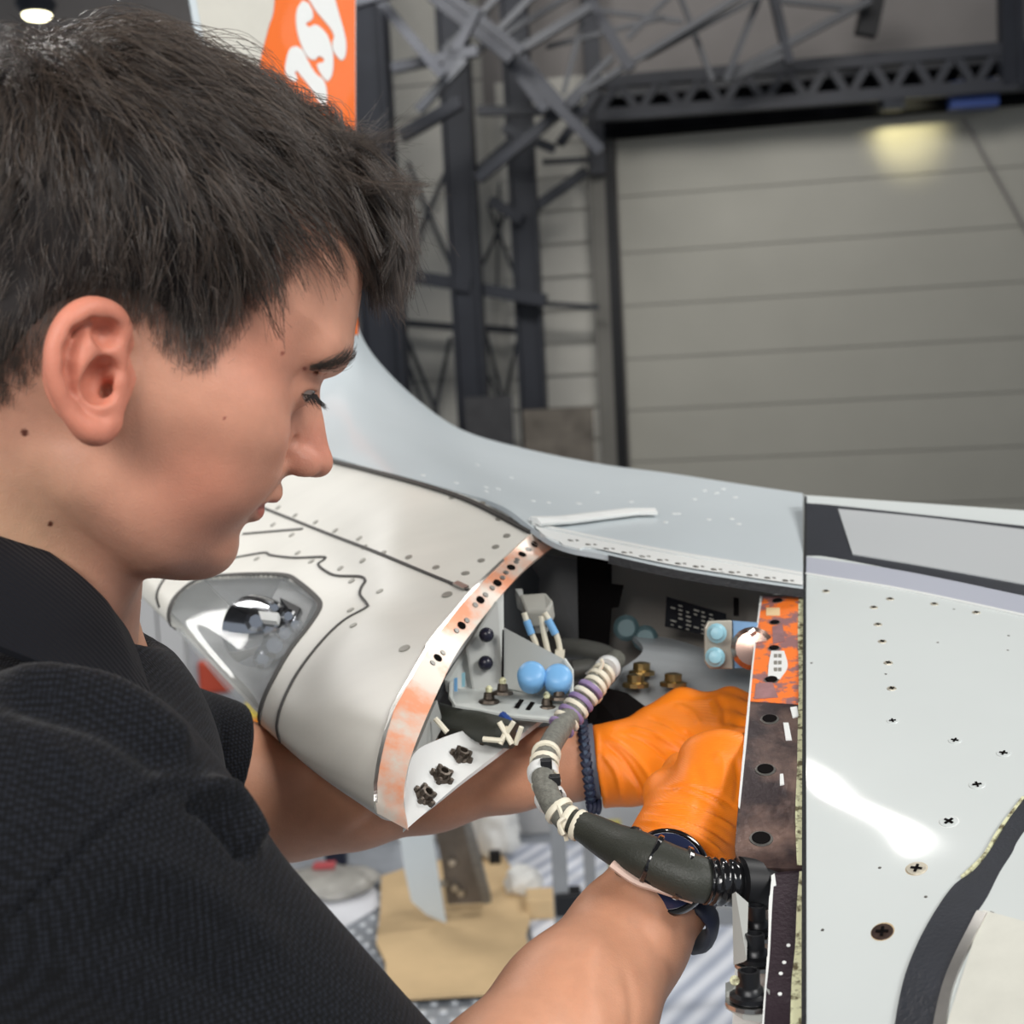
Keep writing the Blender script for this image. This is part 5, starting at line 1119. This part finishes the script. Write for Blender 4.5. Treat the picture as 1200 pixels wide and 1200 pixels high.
colr = [[(-120, 565, .60), (-60, 586, .595), (0, 612, .592), (48, 640, .590), (92, 672, .592), (122, 700, .600), (134, 716, .612)],
        [(-120, 600, .575), (-60, 622, .572), (4, 652, .568), (60, 690, .566), (108, 728, .570), (145, 757, .585), (156, 766, .600)],
        [(-120, 715, .530), (-60, 735, .528), (2, 758, .528), (62, 782, .532), (112, 806, .544), (158, 832, .568), (187, 838, .592)]]
CS = Sheet(ctl(colr), 20, 60, .0035); link('collar', CS.mesh('collar'), shirt, m_collar)
colf = [[(134, 716, .612), (150, 738, .64), (160, 760, .69), (170, 776, .74)], [(156, 766, .600), (168, 780, .64), (176, 792, .69), (184, 800, .74)], [(187, 838, .592), (188, 840, .64), (190, 842, .70), (192, 840, .76)]]
link('collar', Sheet(ctl(colf), 14, 20, .003).mesh('collar'), shirt, m_collar)
# back of the collar, wrapping round the neck
ringC = []
na = (OH+np.array([-.03, 0, 0])-NBc); na /= np.linalg.norm(na); e1 = np.cross(na, [0, 0, 1.]); e1 /= np.linalg.norm(e1); e2 = np.cross(na, e1)
cpos = lambda r_, h_, a_: Vector(cam2w((NBc+na*h_+(e1*math.cos(a_)+e2*math.sin(a_))*r_)[None])[0])
aa = [a_ for a_ in np.linspace(0, 2*math.pi, 60)]
s0 = np.array(w2cam(np.array([tuple(P(-60, 640, .575))]))[0])-NBc; th0 = math.atan2(s0@e2, s0@e1); s1_ = np.array(w2cam(np.array([tuple(P(165, 778, .72))]))[0])-NBc; th1 = math.atan2(s1_@e2, s1_@e1)
best = None
for sg in (1, -1):                       # go the way round that passes behind the neck
    span = ((th1-th0)*sg) % (2*math.pi); md = th0+sg*span/2; bx = (e1*math.cos(md)+e2*math.sin(md))[0]
    if best is None or bx < best[0]: best = (bx, sg, span)
_, sg, span = best; span *= .70
rows_c = [[tuple(cpos(r_, h_, th0+sg*span*t)) for t in np.linspace(0, 1, 9)] for r_, h_ in ((.068, .072), (.080, .058), (.098, .020), (.104, .004))]
Sb = Sheet(np.array(rows_c), 12, 50, .0035); link('collar', Sb.mesh('collar'), shirt, m_collar)
# ---- gloves
m_glove = mat('orange_nitrile', (240, 128, 24), .46, sss=.12, spec=.45, var=.06, vscale=30)
nt = m_glove.node_tree; wv = nt.nodes.new('ShaderNodeTexWave'); wv.inputs['Scale'].default_value = 330; wv.inputs['Distortion'].default_value = 2.0; wv.inputs['Detail Scale'].default_value = .4; wv.bands_direction = 'Z'; tc = nt.nodes.new('ShaderNodeTexCoord'); nt.links.new(tc.outputs['Object'], wv.inputs[0])
bp = nt.nodes.new('ShaderNodeBump'); bp.inputs['Strength'].default_value = .16; bp.inputs['Distance'].default_value = .0006; nt.links.new(wv.outputs['Fac'], bp.inputs['Height']); nt.links.new(bp.outputs[0], nt.nodes['Principled BSDF'].inputs['Normal'])
def hand(wrist, arm_dir, mets, fingers, thumb, cuff, wr, strokes, label):
    allp = np.array([C(*p[:3]) for fi in fingers for p in fi]+[C(*p[:3]) for p in thumb]+[C(*wrist), C(*cuff)])
    lo_, hi_ = allp.min(0)-.045, allp.max(0)+.045; h_ = .0014; X, Y, Z, _ = grid(lo_, hi_, h_)
    W_ = C(*wrist); G = None
    ad = np.asarray(arm_dir, float)/np.linalg.norm(arm_dir)
    G = cap(X, Y, Z, W_-ad*.06, W_, wr, wr*.97)
    for (a, b) in mets:
        m_ = chain(X, Y, Z, [(*(W_+(C(*a[:3])-W_)*.15), a[3]*1.15), (*lerp(W_, C(*a[:3]), .6), a[3]*1.10), (*C(*a[:3]), a[3])], .004); G = smin(G, m_, .014)
    for fi in fingers: G = smin(G, chain(X, Y, Z, [(*C(*p[:3]), p[3]) for p in fi], .003), .0045)
    G = smin(G, chain(X, Y, Z, [(*C(*p[:3]), p[3]) for p in thumb], .006), .010)
    cf = C(*cuff); pl = (X-cf[0])*ad[0]+(Y-cf[1])*ad[1]+(Z-cf[2])*ad[2]; G = smax(G, -pl, .002)
    G = smax(G, -smax(cap(X, Y, Z, cf-ad*.03, cf+ad*.008, wr*.87, wr*.87), pl-.008, .002), .001)
    me = tomesh(G, lo_, h_, cam2w, 'glove'); sculpt(me, strokes, .5, 1.2)
    return link('glove', me, person, m_glove, label=label)
LH = hand((712, 897, .912), WF-EF+np.array([0, .004, 0]), [((800, 829, .940, .0150), 0), ((838, 873, .888, .0150), 0), ((846, 858, .905, .0150), 0), ((852, 840, .925, .0145), 0), ((856, 826, .945, .0135), 0)],
 [[(838, 873, .888, .0130), (872, 872, .880, .0112), (898, 885, .878, .0098), (908, 905, .880, .0086)],
  [(846, 858, .905, .0130), (882, 858, .900, .0114), (908, 875, .898, .0100), (914, 898, .898, .0088)],
  [(852, 840, .925, .0125), (886, 842, .925, .0110), (910, 860, .922, .0096), (914, 882, .920, .0084)],
  [(856, 826, .945, .0115), (884, 830, .948, .0100), (902, 846, .948, .0088), (906, 866, .945, .0078)]],
 [(745, 912, .900, .0190), (790, 915, .875, .0140), (828, 912, .860, .0115), (856, 905, .862, .0100)], (700, 899, .912), .0302,
 [([(705, 868), (730, 890), (750, 925), (755, 950)], 3, -.0022), ([(712, 862), (742, 885), (765, 915), (778, 940)], 3.2, .0020), ([(725, 858), (755, 870), (785, 892), (800, 905)], 2.6, -.0016), ([(735, 852), (770, 862), (800, 880)], 2.6, .0016),
  ([(760, 840), (785, 850), (810, 868)], 2.6, -.0013), ([(703, 880), (722, 905), (730, 940)], 3, .0020), ([(800, 855), (812, 865), (822, 882)], 2.5, -.0022), ([(790, 825), (810, 835), (822, 852)], 4, .0012), ([(840, 815), (848, 830), (850, 850)], 4, -.0016), ([(700, 855), (702, 900), (712, 946)], 2.2, .0014)], None)
RH = hand((796, 1006, .768), C(838, 880, .80)-C(796, 1004, .770), [((822, 890, .806, .0140), 0), ((846, 884, .802, .0145), 0), ((872, 892, .800, .0140), 0), ((894, 912, .800, .0130), 0)],
 [[(822, 890, .806, .0128), (846, 884, .842, .0112), (874, 888, .862, .0098), (894, 898, .864, .0086)],
  [(846, 884, .802, .0130), (878, 880, .832, .0114), (902, 892, .850, .0100), (912, 908, .856, .0088)],
  [(872, 892, .800, .0124), (902, 896, .824, .0110), (920, 910, .842, .0096), (924, 928, .848, .0084)],
  [(894, 912, .800, .0114), (914, 924, .818, .0100), (926, 938, .832, .0088), (928, 954, .836, .0078)]],
 [(785, 965, .782, .0170), (782, 930, .810, .0140), (800, 905, .838, .0118), (826, 902, .852, .0102)], (799, 1024, .757), .0345,
 [([(748, 962), (790, 968), (825, 985), (850, 1005)], 3, .0022), ([(752, 952), (795, 956), (835, 972), (862, 992)], 3, -.0018), ([(756, 944), (800, 946), (840, 960), (865, 975)], 2.6, .0018), ([(770, 925), (810, 922), (845, 935), (866, 950)], 2.6, -.0014), ([(790, 923), (820, 930), (850, 950)], 2.4, .0016), ([(790, 980), (830, 996), (850, 1010)], 3, -.0018), ([(838, 880), (848, 900), (842, 940)], 7, .0016), ([(862, 885), (866, 915), (862, 945)], 5, -.0015), ([(815, 895), (822, 925), (815, 960)], 7, -.0010)], None)
# ---- watch on the near wrist
aW = (WN-EN)/np.linalg.norm(WN-EN); aWw = Vector(M3@aW); wc = Vector(cam2w((WN+aW*-.004)[None])[0])
m_strap = mat('navy_strap', (22, 27, 46), .5); m_case = mat('watch_case', (14, 14, 18), .12, coat=1)
watch = thing('wristwatch', wc, None, None, parent=person)
MB().lathe(wc, aWw, [(.0285, -.0105), (.0305, -.0105), (.0318, -.008), (.0318, .008), (.0305, .0105), (.0285, .0105)], 36).build('strap', m_strap, watch, smooth=True)
cc = P(781, 1021, .716); fa = (CM.translation-cc).normalized(); upv = (P(781, 900, .716)-cc).normalized(); fa = (fa*.93+upv*.22-Vector(M3@np.array([1, 0, 0]))*.12).normalized()
cs = MB().lathe(cc, fa, [(.0210, -.010), (.0240, -.0075), (.0245, -.001), (.0236, .0012), (.0222, .0022), (.0215, .0014)], 40).build('case', m_case, watch, smooth=True, angle=50)
MB().lathe(cc, fa, [(.0212, .0012), (.0210, .0018)], 40).build('screen', mat('watch_screen', (34, 40, 66), .08, coat=1), watch)
lp = [C(800, 1046, .735), C(822, 1062, .728), C(835, 1080, .730), C(830, 1100, .745), C(815, 1105, .765)]
MB().tube(curve([Vector(cam2w(p[None])[0]) for p in lp], 16), .0075, 14, flat=.5).build('strap_end', m_strap, watch, smooth=True)
# ---- braided bracelet on the far wrist
aF = (WF-EF)/np.linalg.norm(WF-EF); aFw = Vector(M3@aF); bc = C(688, 896, .914); u = np.cross(aF, [0, 0, 1]); u /= np.linalg.norm(u); v_ = np.cross(aF, u)
br = thing('braided_bracelet', Vector(cam2w(bc[None])[0]), None, None, parent=person)
m_nb = mat('navy_braid', (30, 38, 62), .6, var=.3, vscale=400); m_nb2 = mat('slate_braid', (66, 82, 104), .6)
for j in range(3):
    mb = MB()
    for k in range(34):
        a0 = 2*math.pi*(k+(.5 if j == 1 else 0))/34; r_ = .0300
        p0 = bc+(u*math.cos(a0)+v_*math.sin(a0))*r_+aF*(.0034*(j-1)); a1 = a0+.17
        p1 = bc+(u*math.cos(a1)+v_*math.sin(a1))*(r_+.0006)+aF*(.0034*(j-1)*.1+(.0018 if j == 0 else -.0018 if j == 2 else 0))
        A_, B2 = [Vector(cam2w(p[None])[0]) for p in (p0, p1)]
        mb.tube([A_, A_.lerp(B2, .33), A_.lerp(B2, .66), B2], [.0012, .0024, .0024, .0012], 6)
    mb.build('braid_strand', m_nb if j != 1 else m_nb2, br, smooth=True)
q0 = Vector(cam2w((bc+aF*.0052)[None])[0]); MB().lathe(q0, aFw, [(.0265, -.002), (.0285, -.0018), (.0285, .0018), (.0265, .002)], 30).build('band', mat('grey_band', (104, 108, 122), .5), br, smooth=True)
for k in range(3): MB().tube(curve([P(690+6*k, 938, .895), P(692+5*k, 948, .89), P(686+7*k, 957-2*k, .89)], 6), .0020, 6).build('tassel', m_nb, br, smooth=True)
# ================================================================ staging deck and the things lying on it
def Gd(px, py, z=0): return on_plane(px, py, (0, 0, z), Vector((0, 0, 1)))
m_deck = mat('deck_aluminium', (168, 174, 182), .42, .35, var=.12, vscale=14)
deck = MB().box((.2, 2.6, -.06), 1.9, 2.45, .06).build('floor', m_deck, kind='structure')
mb = MB(); o0 = Gd(480, 1130)
for i in range(-16, 14):
    for j in range(-22, 12):
        c = o0+Vector((i*.055+(.0275 if j % 2 else 0), j*.048, 0))
        if abs(c.x-.2) < 1.8 and .4 < c.y < 4.6: mb.lathe((c.x, c.y, 0), (0, 0, 1), [(.012, 0), (.010, .004), (.004, .005)], 7)
mb.build('deck_studs', mat('stud_polished', (226, 230, 234), .3, .4), deck, kind='stuff')
m_card = mat('cardboard', (208, 180, 138), .85, var=.12, vscale=4, bump=.2, bscale=60)
cd = [(447, 1030), (500, 1012), (590, 1005), (612, 1040), (622, 1078), (616, 1098), (630, 1150), (633, 1166), (545, 1168), (452, 1174), (452, 1130), (441, 1108), (446, 1070)]
MB().slab([Gd(x, y, .021) for x, y in cd][::-1], Vector((0, 0, .010))).build('cardboard_sheet', m_card, label='tan cardboard sheet with torn edges lying on the metal deck under the wing', cat='cardboard')
MB().slab([Gd(x, y+3, .010) for x, y in cd[5:]+cd[:2]][::-1], Vector((0, 0, .010))).build('underside_shade', m_black, label='thin black mat peeking out beneath the tan cardboard sheet', cat='mat')  # black copy of the outline paints the shade under the cardboard edge
def stand(poly, y, th=.01): # vertical plane facing the camera at world depth y
    return MB().slab([on_plane(a, b_, (0, y, 0), Vector((0, -1, .0)).normalized()) for a, b_ in poly], Vector((0, th, 0)))
base = Gd(523, 1084, .033)
stand([(462, 940), (502, 940), (508, 985), (516, 1040), (523, 1082), (500, 1072), (482, 1056), (474, 1020)], base.y, .01).build('curved_panel', m_top, label='pale grey pointed aircraft panel standing on the cardboard sheet', cat='panel')
t = thing('metal_fitting', Gd(548, 1060), 'brown grey metal fitting with bolts standing behind the pale pointed panel', 'fitting')
stand([(498, 930), (538, 930), (556, 1000), (570, 1058), (524, 1060), (516, 1000)], base.y+.12, .02).build('web', mat('brown_metal', (112, 104, 96), .5, .4, var=.3, vscale=8), t)
stand([(534, 930), (542, 930), (576, 1058), (566, 1060)], base.y+.05, .05).build('flange', m_dmetal, t)
for x, y in ((530, 1010), (533, 1040), (540, 1046), (520, 1035)): MB().lathe(on_plane(x, y, (0, base.y+.10, 0), Vector((0, -1, 0))), (0, -1, 0), [(.012, 0), (.010, .01)], 10).build('bolt', m_metal, t)
def blob(name, c, r, seed, mt, lab, cat, amp=.3):
    import bmesh
    from mathutils import noise
    bm = bmesh.new(); bmesh.ops.create_icosphere(bm, subdivisions=4, radius=1)
    for v in bm.verts:
        n = v.co.copy(); k = 1+amp*(noise.noise(n*1.7+Vector((seed, 0, 0)))+.5*noise.noise(n*4+Vector((0, seed, 0))))
        v.co = Vector((c[0]+n.x*r[0]*k, c[1]+n.y*r[1]*k, max(.033 if 'white' in lab else .010, c[2]+n.z*r[2]*k)))
    me = bpy.data.meshes.new(name); bm.to_mesh(me); bm.free(); me.shade_smooth(); return link(name, me, None, mt, label=lab, cat=cat)
m_bag = mat('white_plastic_bag', (226, 226, 222), .4, bump=.5, bscale=40)
g = Gd(572, 1034); blob('plastic_bag', (g.x+.01, g.y+.22, .12), (.10, .10, .14), 3, m_bag, 'crumpled white plastic bag on the deck just behind the cardboard sheet', 'bag')
g = Gd(600, 1052); blob('plastic_bag', (g.x+.04, g.y-.02, .06), (.06, .05, .05), 9, m_bag, 'small crumpled white bag beside the torn cardboard corner', 'bag')
MB().box(on_plane(580, 1004, (0, g.y-.02, 0), Vector((0, -1, 0))), .018, .01, .02).build('black_clip', m_black, label='small black clip on the crumpled white bag', cat='clip')
g = Gd(640, 1072); MB().box((g.x, g.y, .035), .06, .05, .035).build('foam_block', m_card, label='small tan block on the striped sheet beside the grey post', cat='block', bevel=.01)
m_sheet = mat('striped_sheet', (214, 220, 232), .5)
nt = m_sheet.node_tree; wv = nt.nodes.new('ShaderNodeTexWave'); wv.inputs['Scale'].default_value = 5; wv.bands_direction = 'X'; wv.inputs['Distortion'].default_value = 1.2
tc = nt.nodes.new('ShaderNodeTexCoord'); mp = nt.nodes.new('ShaderNodeMapping'); mp.inputs['Rotation'].default_value = (0, 0, .6); nt.links.new(tc.outputs['Object'], mp.inputs[0]); nt.links.new(mp.outputs[0], wv.inputs[0]); rp_ = nt.nodes.new('ShaderNodeValToRGB')
rp_.color_ramp.elements[0].color = (*lin((172, 180, 196)), 1); rp_.color_ramp.elements[1].color = (*lin((232, 236, 244)), 1); nt.links.new(wv.outputs['Fac'], rp_.inputs[0]); nt.links.new(rp_.outputs[0], nt.nodes['Principled BSDF'].inputs['Base Color'])
MB().slab([Gd(x, y, .004) for x, y in [(560, 990), (900, 990), (900, 1260), (600, 1260), (640, 1150), (612, 1060)]][::-1], Vector((0, 0, .004))).build('striped_sheet', m_sheet, label='pale lilac and white striped plastic sheet spread on the deck behind the forearm', cat='sheet')
MB().slab([Gd(x, y, .004) for x, y in [(330, 1030), (440, 1040), (446, 1062), (400, 1090), (352, 1126), (330, 1100)]][::-1], Vector((0, 0, .003))).build('paper_sheet', mat('white_paper', (232, 234, 240), .6), label='white paper sheet on the studded deck beside the black shirt', cat='paper')
g = Gd(385, 1045); blob('clear_bag', (g.x, g.y, .035), (.16, .12, .035), 5, mat('grey_film', (168, 166, 160), .25, var=.2, vscale=12), 'flat grey translucent bag on the deck left of the cardboard sheet', 'bag', .2)
g = Gd(383, 1038); MB().box((g.x, g.y-.02, .078), .035, .02, .006).build('red_label_card', mat('red_card', (186, 84, 88), .5), label='small red card on the flat grey bag', cat='card')
g = Gd(395, 1014); MB().box((g.x, g.y, .06), .035, .03, .06).build('dark_box', mat('navy_box', (36, 40, 58), .5), label='small navy box on the deck behind the flat grey bag', cat='box', bevel=.004)
g = Gd(316, 1022); blob('tan_rag', (g.x-.03, g.y+.18, .05), (.07, .06, .06), 11, m_card, 'crumpled tan rag on the deck beside the grey bag', 'rag')
# guard rail of the staging
m_rail = mat('grey_rail_paint', (140, 142, 144), .5, var=.1, vscale=6)
gr = thing('guard_rail', Gd(664, 1150), 'grey staging guard rail with upright post and low cross bar behind the forearm', 'rail')
pb = Gd(664, 1180); 
MB().box((pb.x, pb.y, .43), .020, .020, .42).build('post', m_rail, gr, bevel=.003)
def vp(px, py): return on_plane(px, py, (0, pb.y, 0), Vector((0, -1, 0)))
MB().bar(vp(664, 1064), vp(900, 1072), .05, .045).build('rail', m_rail, gr)
MB().box(vp(666, 1056), .035, .03, .03).build('clamp', m_black, gr, bevel=.005)
p2 = Gd(690, 1080); MB().box((p2.x+.02, p2.y+.2, .31), .018, .018, .3).build('post', m_rail, gr)
g = Gd(722, 1025); MB().box((g.x, g.y, .09), .022, .02, .09).build('yellow_block', mat('dull_yellow', (176, 166, 84), .6), label='narrow dull yellow block on the striped sheet behind the black cable', cat='block')
# grey cabinet far behind the deck and floor items left of the nose
g0 = P(655, 940, 4.6); t = thing('grey_cabinet', (g0.x, g0.y, 0), 'long low grey metal cabinet behind the deck seen under the wing', 'cabinet')
MB().box((g0.x+.15, g0.y+.25, .3), .75, .25, .3).build('body', mat('cabinet_grey', (176, 176, 176), .5, var=.05), t, bevel=.01)
MB().box((g0.x-.15, g0.y-.004, .30), .16, .006, .10).build('pink_notice', mat('pink_paper', (206, 178, 184), .6), t)
m_wpost = mat('white_post', (206, 206, 206), .5)
for x, lab in ((175, 'white upright post behind the nose of the wing nearest the man\'s neck'), (205, 'short white upright post behind the clear light cover')):
    q_ = P(x, 760, 6.0); MB().box((q_.x, q_.y, (q_.z+.35+FZ)/2), .055, .05, (q_.z+.35-FZ)/2).build('post', m_wpost, label=lab, cat='post')
q_ = P(250, 800, 7.0); t = thing('white_trolley', (q_.x, q_.y, FZ), 'pale grey trolley cabinet behind the clear light cover', 'trolley')
MB().box((q_.x, q_.y+.4, (q_.z+.3+FZ)/2), .42, .4, (q_.z+.3-FZ)/2).build('body', mat('trolley_grey', (196, 198, 202), .5), t, bevel=.02)
MB().box((q_.x+.02, q_.y-.02, q_.z+.04), .09, .03, .09).build('red_tag', mat('red_orange', (222, 92, 66), .5), t, bevel=.02)
q_ = P(312, 846, 4.0); t = thing('orange_item', (q_.x, q_.y, q_.z-.05), 'small orange and yellow object behind the lower edge of the nose', 'item')  # unidentified orange and yellow object, shaped as a dome on a stand
MB().lathe((q_.x, q_.y, q_.z-.05), (0, 0, 1), [(.05, 0), (.05, .05), (.035, .07)], 14).build('dome', mat('item_orange', (246, 146, 26), .35), t, smooth=True)
MB().box((q_.x-.03, q_.y, q_.z+.045), .03, .03, .025).build('yellow_top', mat('item_yellow', (240, 214, 70), .4), t, bevel=.008)
MB().box((q_.x, q_.y, (q_.z-.05+FZ)/2), .03, .03, (q_.z-.05-FZ)/2).build('stand', m_black, t)
q_ = P(150, 720, 8.0); MB().box((q_.x, q_.y, (q_.z+FZ)/2), .5, .3, (q_.z-FZ)/2).build('equipment_case', mat('case_grey', (150, 152, 156), .6, var=.3, vscale=3), label='blurred grey equipment case just right of the man\'s throat', cat='case')
